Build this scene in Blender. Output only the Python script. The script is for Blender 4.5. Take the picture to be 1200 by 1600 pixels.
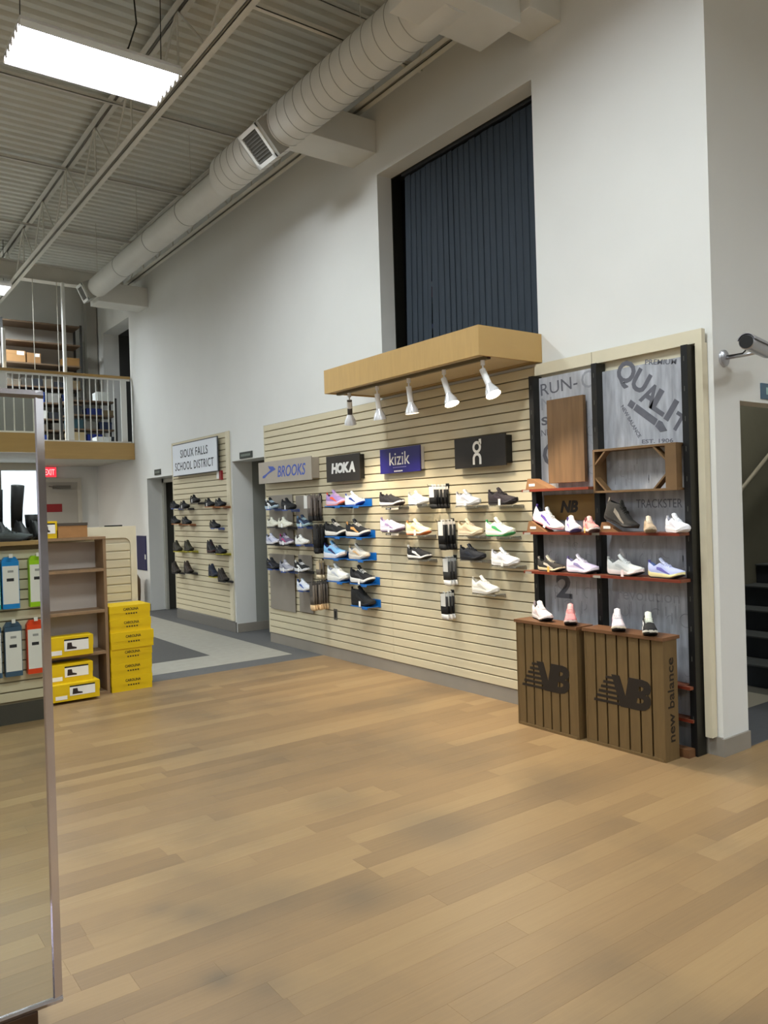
import bpy, bmesh, math, random
from mathutils import Matrix, Vector
random.seed(7)
scene = bpy.context.scene
for o in list(bpy.data.objects): bpy.data.objects.remove(o)
COL = scene.collection

# ------------------------------------------------------------ camera
FPX, CAMH = 1226.42, 1.55
YAW, PITCH, ROLL = [math.radians(a) for a in (36.09106, -.358979, -1.718052)]
def cam_axes():
    cy, sy, cp, sp = math.cos(YAW), math.sin(YAW), math.cos(PITCH), math.sin(PITCH)
    f = Vector((sy*cp, cy*cp, sp)); r = Vector((cy, -sy, 0)); u = r.cross(f)
    cr, sr = math.cos(ROLL), math.sin(ROLL)
    return cr*r + sr*u, -sr*r + cr*u, f
CR, CU, CF = cam_axes()
cd = bpy.data.cameras.new('camera'); cam = bpy.data.objects.new('camera', cd); COL.objects.link(cam)
cd.sensor_fit = 'VERTICAL'; cd.sensor_height = 36; cd.lens = FPX/1600*36; cd.clip_start = .05; cd.clip_end = 200
cam.matrix_world = Matrix(((CR.x, CU.x, -CF.x, 0), (CR.y, CU.y, -CF.y, 0), (CR.z, CU.z, -CF.z, CAMH), (0, 0, 0, 1)))
scene.camera = cam
# ------------------------------------------------------------ world, exposure
wd = bpy.data.worlds.new('world'); scene.world = wd; wd.use_nodes = True
wd.node_tree.nodes['Background'].inputs[0].default_value = (.80, .88, 1.0, 1)
wd.node_tree.nodes['Background'].inputs[1].default_value = 2.0
vs = scene.view_settings
vs.view_transform = 'Standard'; vs.look = 'None'; vs.gamma = 1; vs.use_curve_mapping = False
vs.exposure = 0.0
LIGHT_W = 102          # watts of each high-bay fixture
SPOT_W = 72            # watts of each track spotlight

# pixel -> point on an axis plane (the photograph is 1200 x 1600)
def pix(x, y, ax, v):
    d = CR*((x-600)/FPX) - CU*((y-800)/FPX) + CF
    o = Vector((0, 0, CAMH)); t = (v-o[ax])/d[ax]
    return o + d*t
def PX(x, y, v): return pix(x, y, 0, v)
def PY(x, y, v): return pix(x, y, 1, v)
def PZ(x, y, v=0): return pix(x, y, 2, v)

# ------------------------------------------------------------ helpers
def lin(h):
    h = h.lstrip('#'); c = [int(h[i:i+2], 16)/255 for i in (0, 2, 4)]
    return tuple((a/12.92 if a <= .04045 else ((a+.055)/1.055)**2.4) for a in c) + (1,)
_m = {}
def M(col, rough=.55, metal=0., var=.0, scale=8., bump=0., bscale=60., emit=0., trans=0., stretch=None, coat=0., alpha=1., ior=1.45):
    key = (col, rough, metal, var, scale, bump, bscale, emit, trans, stretch, coat, alpha)
    if key in _m: return _m[key]
    m = bpy.data.materials.new('mat_'+col.strip('#')); m.use_nodes = True
    nt = m.node_tree; b = nt.nodes['Principled BSDF']; N = nt.nodes.new; L = nt.links.new
    c = lin(col); b.inputs['Base Color'].default_value = c
    b.inputs['Roughness'].default_value = rough; b.inputs['Metallic'].default_value = metal
    b.inputs['Coat Weight'].default_value = coat; b.inputs['IOR'].default_value = ior
    if trans: b.inputs['Transmission Weight'].default_value = trans
    if alpha < 1: b.inputs['Alpha'].default_value = alpha
    if emit:
        b.inputs['Emission Color'].default_value = c; b.inputs['Emission Strength'].default_value = emit
    if var or bump:
        tc = N('ShaderNodeTexCoord'); mp = N('ShaderNodeMapping'); L(tc.outputs['Object'], mp.inputs['Vector'])
        if stretch: mp.inputs['Scale'].default_value = stretch
    if var:
        n = N('ShaderNodeTexNoise'); n.inputs['Scale'].default_value = scale; n.inputs['Detail'].default_value = 5
        L(mp.outputs[0], n.inputs['Vector'])
        mr = N('ShaderNodeMapRange'); mr.inputs[1].default_value = .3; mr.inputs[2].default_value = .7
        mr.inputs[3].default_value = 1-var; mr.inputs[4].default_value = 1+var
        L(n.outputs['Fac'], mr.inputs[0])
        mx = N('ShaderNodeVectorMath'); mx.operation = 'SCALE'; mx.inputs[0].default_value = c[:3]
        L(mr.outputs[0], mx.inputs['Scale']); L(mx.outputs[0], b.inputs['Base Color'])
    if bump:
        n2 = N('ShaderNodeTexNoise'); n2.inputs['Scale'].default_value = bscale; L(mp.outputs[0], n2.inputs['Vector'])
        bp = N('ShaderNodeBump'); bp.inputs['Strength'].default_value = bump; bp.inputs['Distance'].default_value = .01
        L(n2.outputs['Fac'], bp.inputs['Height']); L(bp.outputs[0], b.inputs['Normal'])
    _m[key] = m; return m

class MB:
    def __init__(s): s.v = []; s.f = []
    def add(s, vs, fs):
        k = len(s.v); s.v += [tuple(p) for p in vs]; s.f += [tuple(i+k for i in f) for f in fs]; return s
    def box(s, a, b):
        x0, y0, z0 = [min(a[i], b[i]) for i in range(3)]; x1, y1, z1 = [max(a[i], b[i]) for i in range(3)]
        return s.add([(x0,y0,z0),(x1,y0,z0),(x1,y1,z0),(x0,y1,z0),(x0,y0,z1),(x1,y0,z1),(x1,y1,z1),(x0,y1,z1)],
                     [(3,2,1,0),(4,5,6,7),(0,1,5,4),(1,2,6,5),(2,3,7,6),(3,0,4,7)])
    def prism(s, poly, h0, h1, ax=2):
        n = len(poly)
        def P(p, h): return {2: (p[0], p[1], h), 1: (p[0], h, p[1]), 0: (h, p[0], p[1])}[ax]
        vs = [P(p, h0) for p in poly] + [P(p, h1) for p in poly]
        fs = [tuple(range(n))[::-1], tuple(range(n, 2*n))] + [(i, (i+1) % n, n+(i+1) % n, n+i) for i in range(n)]
        return s.add(vs, fs)
    def rings(s, R, caps=True, closed=True):
        n = len(R[0]); vs = [p for r in R for p in r]; fs = []
        for i in range(len(R)-1):
            for j in range(n if closed else n-1):
                k = (j+1) % n; fs.append((i*n+j, i*n+k, (i+1)*n+k, (i+1)*n+j))
        if caps: fs += [tuple(range(n))[::-1], tuple((len(R)-1)*n+j for j in range(n))]
        return s.add(vs, fs)
    def tube(s, path, r, n=8, caps=True):
        P = [Vector(p) for p in path]; rr = r if isinstance(r, (list, tuple)) else [r]*len(P); R = []
        up = None
        for i, p in enumerate(P):
            t = (P[min(i+1, len(P)-1)] - P[max(i-1, 0)]).normalized()
            if up is None: up = t.orthogonal().normalized()
            a = (up - t*up.dot(t)).normalized(); b = t.cross(a); up = a
            R.append([p + (a*math.cos(2*math.pi*j/n) + b*math.sin(2*math.pi*j/n))*rr[i] for j in range(n)])
        return s.rings(R, caps)
    def mesh(s, name, mat=None, smooth=False):
        me = bpy.data.meshes.new(name); me.from_pydata(s.v, [], s.f); me.validate()
        bm = bmesh.new(); bm.from_mesh(me); bmesh.ops.recalc_face_normals(bm, faces=bm.faces); bm.to_mesh(me); bm.free()
        if mat: me.materials.append(mat)
        if smooth: me.shade_smooth() if smooth is True else me.set_sharp_from_angle(angle=math.radians(smooth))
        if smooth and smooth is not True:
            for p in me.polygons: p.use_smooth = True
        return me
    def build(s, name, mat, parent=None, smooth=False, bevel=0):
        return link(name, s.mesh(name, mat, smooth), parent, bevel)
def link(name, me, parent=None, bevel=0):
    o = bpy.data.objects.new(name, me); COL.objects.link(o)
    if parent is not None: o.parent = parent
    if bevel:
        b = o.modifiers.new('bevel', 'BEVEL'); b.width = bevel; b.segments = 2; b.limit_method = 'ANGLE'
    return o
def inst(name, me, mat, parent, loc=(0,0,0), rot=(0,0,0), scale=(1,1,1)):
    o = link(name, me, parent); o.location = loc; o.rotation_euler = rot; o.scale = scale
    if mat is not None:
        if not me.materials: me.materials.append(None)
        o.material_slots[0].link = 'OBJECT'; o.material_slots[0].material = mat
    return o
def tag(o, label, cat, group=None):
    o['label'] = label; o['category'] = cat
    if group: o['group'] = group
    return o
def struct(o): o['kind'] = 'structure'; return o
def thing(name, label, cat, loc=(0,0,0), rz=0., group=None):
    o = bpy.data.objects.new(name, None); COL.objects.link(o); o.empty_display_size = .05
    o.location = loc; o.rotation_euler = (0, 0, rz); return tag(o, label, cat, group)
# something mounted on the right wall: local x = to the right in the photo (-y), y = up, z = out of the wall (-x)
def wthing(name, label, cat, x, y, z, group=None):
    o = thing(name, label, cat, group=group)
    o.matrix_world = Matrix(((0, 0, -1, x), (-1, 0, 0, y), (0, 1, 0, z), (0, 0, 0, 1))); return o
# something facing the camera side (-y): local x = +x, y = up, z = -y
def fthing(name, label, cat, x, y, z, group=None):
    o = thing(name, label, cat, group=group)
    o.matrix_world = Matrix(((1, 0, 0, x), (0, 0, -1, y), (0, 1, 0, z), (0, 0, 0, 1))); return o
def bx(name, a, b, mat, parent=None, bevel=0): return MB().box(a, b).build(name, mat, parent, bevel=bevel)
_font = None
def text(s, mat, parent, loc, h, w=None, bold=0., ext=.0015, rot=0., shear=0., name='lettering', align='CENTER', space=1.):
    cu = bpy.data.curves.new('txt', 'FONT'); cu.body = s; cu.size = 1; cu.offset = bold; cu.shear = shear
    cu.align_x = 'LEFT'; cu.resolution_u = 3; cu.space_character = space
    o = bpy.data.objects.new('txt', cu); COL.objects.link(o)
    bpy.context.view_layer.update()
    me = bpy.data.meshes.new_from_object(o.evaluated_get(bpy.context.evaluated_depsgraph_get()))
    bpy.data.objects.remove(o)
    xs = [v.co.x for v in me.vertices]; ys = [v.co.y for v in me.vertices]
    x0, x1, y0, y1 = min(xs), max(xs), min(ys), max(ys)
    sy = h/(y1-y0); sx = (w/(x1-x0)) if w else sy
    c, sn = math.cos(rot), math.sin(rot)
    for v in me.vertices:
        a = (v.co.x-(x0+x1)/2)*sx; b = (v.co.y-(y0+y1)/2)*sy
        v.co = (loc[0]+a*c-b*sn, loc[1]+a*sn+b*c, loc[2])
    bm = bmesh.new(); bm.from_mesh(me)
    r = bmesh.ops.extrude_face_region(bm, geom=bm.faces[:])
    bmesh.ops.translate(bm, verts=[e for e in r['geom'] if isinstance(e, bmesh.types.BMVert)], vec=(0, 0, ext))
    bmesh.ops.recalc_face_normals(bm, faces=bm.faces)
    for f in bm.faces: f.smooth = False
    bm.to_mesh(me); bm.free(); me.materials.clear(); me.materials.append(mat)
    return link(name, me, parent)

# ------------------------------------------------------------ materials
WALL = M('#dcdcd9', .75, var=.02, scale=1.5, bump=.05, bscale=250)
WHITE = M('#e9e9e6', .5); CEILM = M('#d4d4cc', .7, var=.03, scale=2)
STEEL = M('#d2cfc6', .6, var=.04, scale=4); DUCT = M('#d3d2cc', .5, .0, var=.04, scale=3)
SLAT = M('#cec3a6', .5, var=.025, scale=5, stretch=(.3, 4, 4)); GROOVE = M('#7d705a', .8)
TRIM = M('#d6cdb4', .5, var=.03, scale=6)
OAK = M('#b8955a', .42, var=.05, scale=5, stretch=(.5, 6, 6), coat=.15)
OAKW = M('#b8955a', .42, var=.05, scale=5, stretch=(.4, 8, 1), coat=.15)
BLACK = M('#0d0d0e', .45); BLACKM = M('#15140f', .5, var=.1, scale=30)
CHROME = M('#c8c8cc', .16, 1.); GREYP = M('#8c847a', .6, var=.05, scale=4)
CRATE = M('#6a5433', .55, var=.09, scale=7, stretch=(6, 1, 6)); CRATED = M('#140d07', .8)
CRTOP = M('#6d4a2f', .45, var=.15, scale=6, stretch=(1, 6, 6))
LOGO = M('#1f160e', .6); REDB = M('#7a4630', .45, var=.1, scale=10)
CARD = M('#a2764a', .8, var=.08, scale=12); CLEAR = M('#f2f4f5', .08, trans=.9, ior=1.3)
BASEB = M('#8f887e', .5, var=.04, scale=5); NAVY = M('#1b1a4d', .5)
YEL = M('#dcb800', .5, var=.03, scale=5); PAPER = M('#e8e6e0', .7)

def floor_mat():
    m = bpy.data.materials.new('mat_floor_wood'); m.use_nodes = True; nt = m.node_tree; N = nt.nodes.new; L = nt.links.new
    b = nt.nodes['Principled BSDF']
    oi = N('ShaderNodeObjectInfo'); at = N('ShaderNodeAttribute'); at.attribute_name = 'rnd'
    ad = N('ShaderNodeMath'); ad.operation = 'ADD'; L(oi.outputs['Random'], ad.inputs[0]); L(at.outputs['Fac'], ad.inputs[1])
    fr = N('ShaderNodeMath'); fr.operation = 'FRACT'; L(ad.outputs[0], fr.inputs[0])
    geo = N('ShaderNodeNewGeometry'); sc = N('ShaderNodeVectorMath'); sc.operation = 'MULTIPLY'; sc.inputs[1].default_value = (1.6, 34, 1)
    L(geo.outputs['Position'], sc.inputs[0])
    off = N('ShaderNodeVectorMath'); off.operation = 'ADD'; L(sc.outputs[0], off.inputs[0])
    mu = N('ShaderNodeMath'); mu.operation = 'MULTIPLY'; mu.inputs[1].default_value = 37; L(fr.outputs[0], mu.inputs[0])
    L(mu.outputs[0], off.inputs[1])
    n = N('ShaderNodeTexNoise'); n.inputs['Scale'].default_value = 2.2; n.inputs['Detail'].default_value = 7; n.inputs['Roughness'].default_value = .6
    L(off.outputs[0], n.inputs['Vector'])
    rp = N('ShaderNodeValToRGB'); e = rp.color_ramp.elements
    e[0].position = 0; e[0].color = lin('#7d654a'); e[1].position = 1; e[1].color = lin('#a58a65')
    k = e.new(.5); k.color = lin('#8f7350'); k = e.new(.22); k.color = lin('#846a4a'); k = e.new(.8); k.color = lin('#997d57')
    mxf = N('ShaderNodeMath'); mxf.operation = 'MULTIPLY_ADD'; mxf.inputs[1].default_value = .62; L(fr.outputs[0], mxf.inputs[0])
    nm = N('ShaderNodeMath'); nm.operation = 'MULTIPLY'; nm.inputs[1].default_value = .5; L(n.outputs['Fac'], nm.inputs[0]); L(nm.outputs[0], mxf.inputs[2])
    L(mxf.outputs[0], rp.inputs['Fac'])
    # scuffs and grime rubbed into the boards
    st = N('ShaderNodeTexNoise'); st.inputs['Scale'].default_value = 1.1; st.inputs['Detail'].default_value = 6
    L(geo.outputs['Position'], st.inputs['Vector'])
    mr = N('ShaderNodeMapRange'); mr.inputs[1].default_value = .50; mr.inputs[2].default_value = .72; mr.inputs[4].default_value = .55
    L(st.outputs['Fac'], mr.inputs[0])
    mx = N('ShaderNodeMix'); mx.data_type = 'RGBA'; L(mr.outputs[0], mx.inputs[0]); L(rp.outputs[0], mx.inputs[6]); mx.inputs[7].default_value = lin('#5d5040')
    cur = mx.outputs[2]
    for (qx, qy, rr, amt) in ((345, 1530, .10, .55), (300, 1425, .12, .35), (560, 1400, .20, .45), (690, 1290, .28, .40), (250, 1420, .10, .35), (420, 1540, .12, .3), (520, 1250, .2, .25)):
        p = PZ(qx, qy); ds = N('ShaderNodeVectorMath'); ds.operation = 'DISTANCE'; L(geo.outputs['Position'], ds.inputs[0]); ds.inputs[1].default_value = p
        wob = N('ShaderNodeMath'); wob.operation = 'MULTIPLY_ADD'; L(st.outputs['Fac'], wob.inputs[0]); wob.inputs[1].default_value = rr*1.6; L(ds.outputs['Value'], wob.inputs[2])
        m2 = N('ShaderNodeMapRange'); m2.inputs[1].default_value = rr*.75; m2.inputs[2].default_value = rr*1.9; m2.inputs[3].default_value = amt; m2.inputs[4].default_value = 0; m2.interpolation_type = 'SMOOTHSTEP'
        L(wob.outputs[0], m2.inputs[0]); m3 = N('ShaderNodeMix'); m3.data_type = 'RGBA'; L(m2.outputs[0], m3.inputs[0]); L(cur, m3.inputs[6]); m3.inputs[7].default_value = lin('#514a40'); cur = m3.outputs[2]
    L(cur, b.inputs['Base Color'])
    b.inputs['Roughness'].default_value = .43; b.inputs['Coat Weight'].default_value = .05; b.inputs['Coat Roughness'].default_value = .25
    bp = N('ShaderNodeBump'); bp.inputs['Strength'].default_value = .05; bp.inputs['Distance'].default_value = .01
    L(n.outputs['Fac'], bp.inputs['Height']); L(bp.outputs[0], b.inputs['Normal'])
    return m
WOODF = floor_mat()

# ------------------------------------------------------------ the room shell
WX, S, RY = 4.36, 4.34, 2.61     # wall face, slat front, return wall face
YB, YF, XL, XR, ZC = 15.1, -9.2, -9.0, 10.0, 5.93
EDGE = 7.12                       # wood / carpet seam
fl = struct(bx('floor', (XL, YF, -.12), (XR, EDGE, -.012), M('#5d4a31', .8)))
PW, PL = .114, 1.22
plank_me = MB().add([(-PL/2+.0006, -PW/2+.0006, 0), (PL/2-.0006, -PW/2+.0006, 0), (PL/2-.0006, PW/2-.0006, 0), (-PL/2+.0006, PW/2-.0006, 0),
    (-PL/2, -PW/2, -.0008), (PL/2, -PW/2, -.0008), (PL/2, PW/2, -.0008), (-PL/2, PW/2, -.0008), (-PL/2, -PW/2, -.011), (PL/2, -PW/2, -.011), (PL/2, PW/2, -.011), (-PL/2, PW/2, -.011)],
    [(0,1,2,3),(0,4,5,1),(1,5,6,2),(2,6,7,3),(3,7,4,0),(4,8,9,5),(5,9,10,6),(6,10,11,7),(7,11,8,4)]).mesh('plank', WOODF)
stv, stf, strnd, cand = [], [], [], []
def seen(x, y):
    d = Vector((x, y, 0))-Vector((0, 0, CAMH)); w = d.dot(CF)
    if w < .3: return None
    px, py = 600+FPX*d.dot(CR)/w, 800-FPX*d.dot(CU)/w
    return w if (-60 < px < 1270 and 900 < py < 1680) else None
row = 0; y = EDGE-PW/2
while y > YF:
    x = XL + random.random()*PL
    while x < XR:
        w = None
        for dx in (-.5, -.25, 0, .25, .5):
            q = seen(x+dx*PL, y)
            if q is not None: w = q if w is None else min(w, q)
        inside = (x < WX-.02 or y < RY)
        cand.append((w if w is not None else 1e3+random.random(), x, y))
        x += PL
    y -= PW
cand.sort()
for i, (w, x, y) in enumerate(cand):
    if i < 300 and w < 900:
        o = link('plank', plank_me, fl); o.location = (x, y, 0)
    else:
        k = len(stv); a, b = PL/2-.0003, PW/2-.0003
        stv += [(x-a, y-b, 0), (x+a, y-b, 0), (x+a, y+b, 0), (x-a, y+b, 0), (x-a, y-b, -.011), (x+a, y-b, -.011), (x+a, y+b, -.011), (x-a, y+b, -.011)]
        stf += [(k, k+1, k+2, k+3), (k, k+4, k+5, k+1), (k+1, k+5, k+6, k+2), (k+2, k+6, k+7, k+3), (k+3, k+7, k+4, k)]
        strnd += [random.random()]*8
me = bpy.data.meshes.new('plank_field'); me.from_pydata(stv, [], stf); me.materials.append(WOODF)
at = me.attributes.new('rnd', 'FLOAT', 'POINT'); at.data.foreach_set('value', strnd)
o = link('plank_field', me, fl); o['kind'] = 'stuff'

CD = M('#5b5b5b', .85, var=.06, scale=30); CLT = M('#9d9a90', .75, var=.05, scale=12); CDI = M('#525150', .85, var=.06, scale=30)
ct = struct(bx('floor_carpet', (XL, EDGE, -.12), (WX+1.8, YB, -.001), CD))
bx('light_field', (XL+.4, EDGE+.3, -.001), (4.13, 12.4, .0012), CLT, ct)
bx('dark_field', (XL+.4, EDGE+.88, -.001), (3.44, 11.6, .0024), CDI, ct)

def wall_cells(mb, a0, a1, z0, z1, holes, mk):
    A = sorted({a0, a1, *[h[0] for h in holes], *[h[1] for h in holes]}); Zs = sorted({z0, z1, *[h[2] for h in holes], *[h[3] for h in holes]})
    for i in range(len(A)-1):
        for j in range(len(Zs)-1):
            ca, cz = (A[i]+A[i+1])/2, (Zs[j]+Zs[j+1])/2
            if any(h[0] < ca < h[1] and h[2] < cz < h[3] for h in holes): continue
            mb.box(*mk(A[i], A[i+1], Zs[j], Zs[j+1]))
WT = .28
WINY = (3.985, 5.935); WINZ = (2.70, 4.66)
mb = MB()
wall_cells(mb, RY, YB, 0, ZC, [(WINY[0], WINY[1], WINZ[0], WINZ[1]), (8.31, 9.25, 0, 2.19), (11.25, 12.40, 0, 2.12), (13.05, 14.47, 2.74, 4.85)],
           lambda a, b, c, d: ((WX, a, c), (WX+WT, b, d)))
struct(mb.build('wall_right', WALL))
mb = MB()
wall_cells(mb, WX+WT, XR, 0, ZC, [(4.64, 5.60, 0, 2.14)], lambda a, b, c, d: ((a, RY, c), (b, RY+.14, d)))
struct(mb.build('wall_return', WALL))
struct(bx('wall_back', (XL, YB, 0), (WX+WT, YB+.2, ZC), WALL))
struct(bx('wall_left', (XL-.2, YF, 0), (XL, YB, ZC), WALL))
mb = MB(); wall_cells(mb, XL, XR, 0, ZC, [(-.5, 4.0, .9, 2.35)], lambda a, b, c, d: ((a, YF-.2, c), (b, YF, d)))
struct(mb.build('wall_front', WALL))
struct(bx('wall_side', (XR, YF, 0), (XR+.2, RY+2, ZC), WALL))
g = struct(bx('window_2', (-.5, YF-.12, .9), (4.0, YF-.11, 2.35), M('#ffffff', .02, trans=1., ior=1.02)))
mb = MB()
for x in (-.5, 1.0, 2.5, 3.94): mb.box((x, YF-.15, .9), (x+.06, YF-.05, 2.35))
mb.build('window_frame', M('#9a9c9e', .4, .6), g)

# corrugated roof deck
mb = MB(); pts = []; y = YF; pit = .1525
while y < YB:
    pts += [(y, 0), (y+pit*.42, 0), (y+pit*.56, .038), (y+pit*.86, .038)]; y += pit
vsx = []
for yy, zz in pts: vsx += [(XL, yy, ZC+zz), (XR, yy, ZC+zz)]
mb.add(vsx, [(2*i, 2*i+1, 2*i+3, 2*i+2) for i in range(len(pts)-1)])
cl = struct(mb.build('ceiling', CEILM))
bx('roof_slab', (XL-.2, YF-.2, ZC+.06), (XR+.2, YB+.2, ZC+.2), CEILM, cl)

# baseboards
def base(name, a, b, m=None): return struct(bx(name, a, b, m or BASEB))
base('baseboard_right', (WX-.016, RY, 0), (WX, 8.31, .112)); base('baseboard_panel', (WX-.016, 9.25, 0), (WX, 11.25, .13), M('#6f6c67', .6)); base('baseboard_far', (WX-.014, 12.40, 0), (WX, YB, .11))
base('baseboard_return', (WX-.016, RY-.014, 0), (4.64, RY, .105))
# passage, far doorway and the rooms behind the wall
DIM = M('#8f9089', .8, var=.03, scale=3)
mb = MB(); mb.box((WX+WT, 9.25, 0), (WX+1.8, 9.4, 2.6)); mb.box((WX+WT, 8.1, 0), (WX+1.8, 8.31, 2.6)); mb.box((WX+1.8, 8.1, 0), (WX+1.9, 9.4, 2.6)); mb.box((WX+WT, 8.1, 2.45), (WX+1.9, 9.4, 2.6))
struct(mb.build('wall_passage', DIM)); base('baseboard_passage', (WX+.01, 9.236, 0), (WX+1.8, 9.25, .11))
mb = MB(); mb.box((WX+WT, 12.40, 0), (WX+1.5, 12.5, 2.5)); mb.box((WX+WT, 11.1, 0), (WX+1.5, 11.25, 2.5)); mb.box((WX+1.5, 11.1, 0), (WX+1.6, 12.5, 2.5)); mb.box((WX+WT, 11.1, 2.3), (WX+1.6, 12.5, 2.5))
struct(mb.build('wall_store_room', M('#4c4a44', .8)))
mb = MB(); mb.box((WX+.24, 12.33, 0), (WX+WT, 12.40, 2.12)); mb.box((WX+.24, 11.25, 0), (WX+WT, 11.32, 2.12)); mb.box((WX+.24, 11.25, 2.05), (WX+WT, 12.40, 2.12))
struct(mb.build('trim_1', M('#b7b5ab', .5)))
# closed room behind window, its shade put into near-black walls; then the mezzanine opening
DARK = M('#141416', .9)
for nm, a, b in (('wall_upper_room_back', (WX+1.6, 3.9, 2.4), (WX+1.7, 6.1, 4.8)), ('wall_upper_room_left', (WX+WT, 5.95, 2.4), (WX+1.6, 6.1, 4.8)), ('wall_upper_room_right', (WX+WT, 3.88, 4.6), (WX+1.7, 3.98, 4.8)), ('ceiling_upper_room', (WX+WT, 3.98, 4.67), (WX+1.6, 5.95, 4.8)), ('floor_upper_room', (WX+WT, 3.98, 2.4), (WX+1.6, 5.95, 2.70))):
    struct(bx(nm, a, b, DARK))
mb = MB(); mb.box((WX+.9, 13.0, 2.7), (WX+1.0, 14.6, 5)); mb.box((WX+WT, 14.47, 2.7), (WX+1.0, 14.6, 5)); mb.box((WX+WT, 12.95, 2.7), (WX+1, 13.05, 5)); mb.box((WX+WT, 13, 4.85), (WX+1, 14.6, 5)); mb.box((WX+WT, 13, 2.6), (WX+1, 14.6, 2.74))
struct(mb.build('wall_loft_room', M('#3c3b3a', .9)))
# stairwell behind the return wall
SWM = M('#8d8b7c', .8, var=.03)
struct(bx('wall_stairwell_back', (WX+WT, 3.98, 0), (XR, 4.1, 4.6), SWM)); struct(bx('wall_stairwell_inner', (WX+WT-.02, RY+.14, 0), (WX+WT, 3.98, 4.6), SWM))
struct(bx('ceiling_stairwell', (WX+WT, RY+.14, 4.5), (XR, 4.1, 4.6), SWM)); struct(bx('wall_stairwell_end', (XR-.1, RY+.14, 0), (XR, 4.1, 4.6), SWM))
sf = struct(bx('floor_stairwell', (WX+WT, RY, -.1), (XR, 3.98, .0008), M('#55575b', .6, var=.08, scale=25)))
bx('light_tile_band', (WX+WT, 3.09, 0), (5.95, 3.98, .002), M('#a7a294', .5), sf)
bx('grey_edge_strip', (5.95, 3.09, 0), (6.15, 3.98, .002), M('#6d6c66', .5), sf)
base('baseboard_jamb', (4.628, RY, 0), (4.64, RY+.14, .105))
st = thing('staircase', 'dark blue-grey stairs rising behind the doorway right of the white corner', 'stairs', (6.16, 0, 0))
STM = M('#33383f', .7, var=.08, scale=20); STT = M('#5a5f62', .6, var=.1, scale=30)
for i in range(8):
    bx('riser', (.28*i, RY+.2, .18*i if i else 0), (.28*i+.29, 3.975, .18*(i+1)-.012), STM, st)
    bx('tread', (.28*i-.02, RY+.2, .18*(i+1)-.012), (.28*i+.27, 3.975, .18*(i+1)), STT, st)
hr = thing('handrail', 'pale diagonal handrail on the stairwell wall', 'handrail', (6.0, 3.9, 0))
MB().tube([(0, 0, 1.02), (2.6, 0, 2.69)], .02, 10).build('rail', M('#b9b3a2', .4), hr, True)
MB().tube([(.9, 0, 1.58), (.9, .08, 1.55)], .008, 6).build('bracket', CHROME, hr); MB().tube([(1.9, 0, 2.22), (1.9, .08, 2.19)], .008, 6).build('bracket', CHROME, hr)

t = thing('stairwell_fill_lamp', 'added fill lamp in the stairwell, hidden above the doorway', 'light', (6.4, 3.4, 4.46))  # unseen lamp added to lift the dark stairwell
MB().tube([(0, 0, .039), (0, 0, 0)], .16, 20).build('lamp_body', M('#fff6e8', .4, emit=3), t, 30)
ld = bpy.data.lights.new('lamp_light', 'AREA'); ld.shape = 'DISK'; ld.size = .3; ld.energy = 26; ld.color = (1, .97, .86); lo = bpy.data.objects.new('lamp_light', ld); COL.objects.link(lo); lo.parent = t; lo.location = (0, 0, -.004)
# mezzanine
mz = struct(bx('floor_mezzanine', (XL, 13.0, 2.47), (WX, YB, 2.72), M('#c4c1b6', .8)))
bx('wood_fascia', (XL, 12.95, 2.462), (WX, 13.0, 2.735), OAK, mz)
mz2 = struct(bx('floor_mezzanine_rear', (XL, -9.2, 2.47), (XR, -6.8, 2.72), M('#c4c1b6', .8)))
bx('wood_fascia', (XL, -6.8, 2.462), (XR, -6.75, 2.735), OAK, mz2)

# ------------------------------------------------------------ high-bay lights
TUBE = M('#f4f4ff', .3, emit=14); TUBE.cycles.emission_sampling = 'NONE'; LREF = M('#f2f2f2', .25, .6); LHOUS = M('#e4e4e6', .4)
def high_bay(x, y, z, label, visible=True):
    t = thing('high_bay_light', label, 'light', (x, y, z), 0, 'fluorescent high-bay lights under the roof')
    hx, hy = .61, .29
    bx('housing', (-hx, -hy, .05), (hx, hy, .08), LHOUS, t)
    for sx in (-1, 1):       # end plates with finger-like reflector ends
        mb = MB(); prof = [(-hy, .05)]
        for k in range(6):
            a = -hy+k*2*hy/6; w = 2*hy/6
            prof += [(a+.004, 0), (a+w*.14, 0), (a+w*.32, .035), (a+w*.68, .035), (a+w*.86, 0), (a+w-.004, 0)]
        prof += [(hy, .05)]
        mb.prism(prof, sx*hx, sx*(hx+.006), 0).build('end_plate', LREF, t)
    for k in range(7):
        a = -hy+k*2*hy/6
        MB().prism([(a-.012, .05), (a, .0), (a+.012, .05)], -hx, hx, 0).build('reflector', LREF, t)
    for k in range(6):
        a = -hy+(k+.5)*2*hy/6
        MB().tube([(-hx+.01, a, .028), (hx-.01, a, .028)], .011, 8, True).build('tube', TUBE, t, True)
    for sx in (-1, 1):
        MB().tube([(sx*(hx-.06), 0, .08), (sx*(hx-.06)+.02, .02, ZC-z)], .004, 5).build('hanger_wire', BLACKM, t)
    MB().tube([(.1, .1, .08), (.16, .12, .12), (.3, .06, .3), (.36, .02, .5), (.33, 0, ZC-z)], .007, 6).build('power_cord', BLACKM, t)
    ld = bpy.data.lights.new('lamp_light', 'AREA'); ld.shape = 'RECTANGLE'; ld.size = 1.18; ld.size_y = .54; ld.energy = LIGHT_W; ld.color = (.865, .955, .975); ld.spread = math.radians(164)
    lo = bpy.data.objects.new('lamp_light', ld); COL.objects.link(lo); lo.parent = t; lo.location = (0, 0, -.006)
    return t
high_bay(1.93, 6.40, 5.12, 'lit rectangular high-bay light with glowing tubes, nearest below the roof joist')
high_bay(1.98, 13.42, 5.12, 'distant lit high-bay light cut off by the left edge, above the mezzanine')
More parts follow.
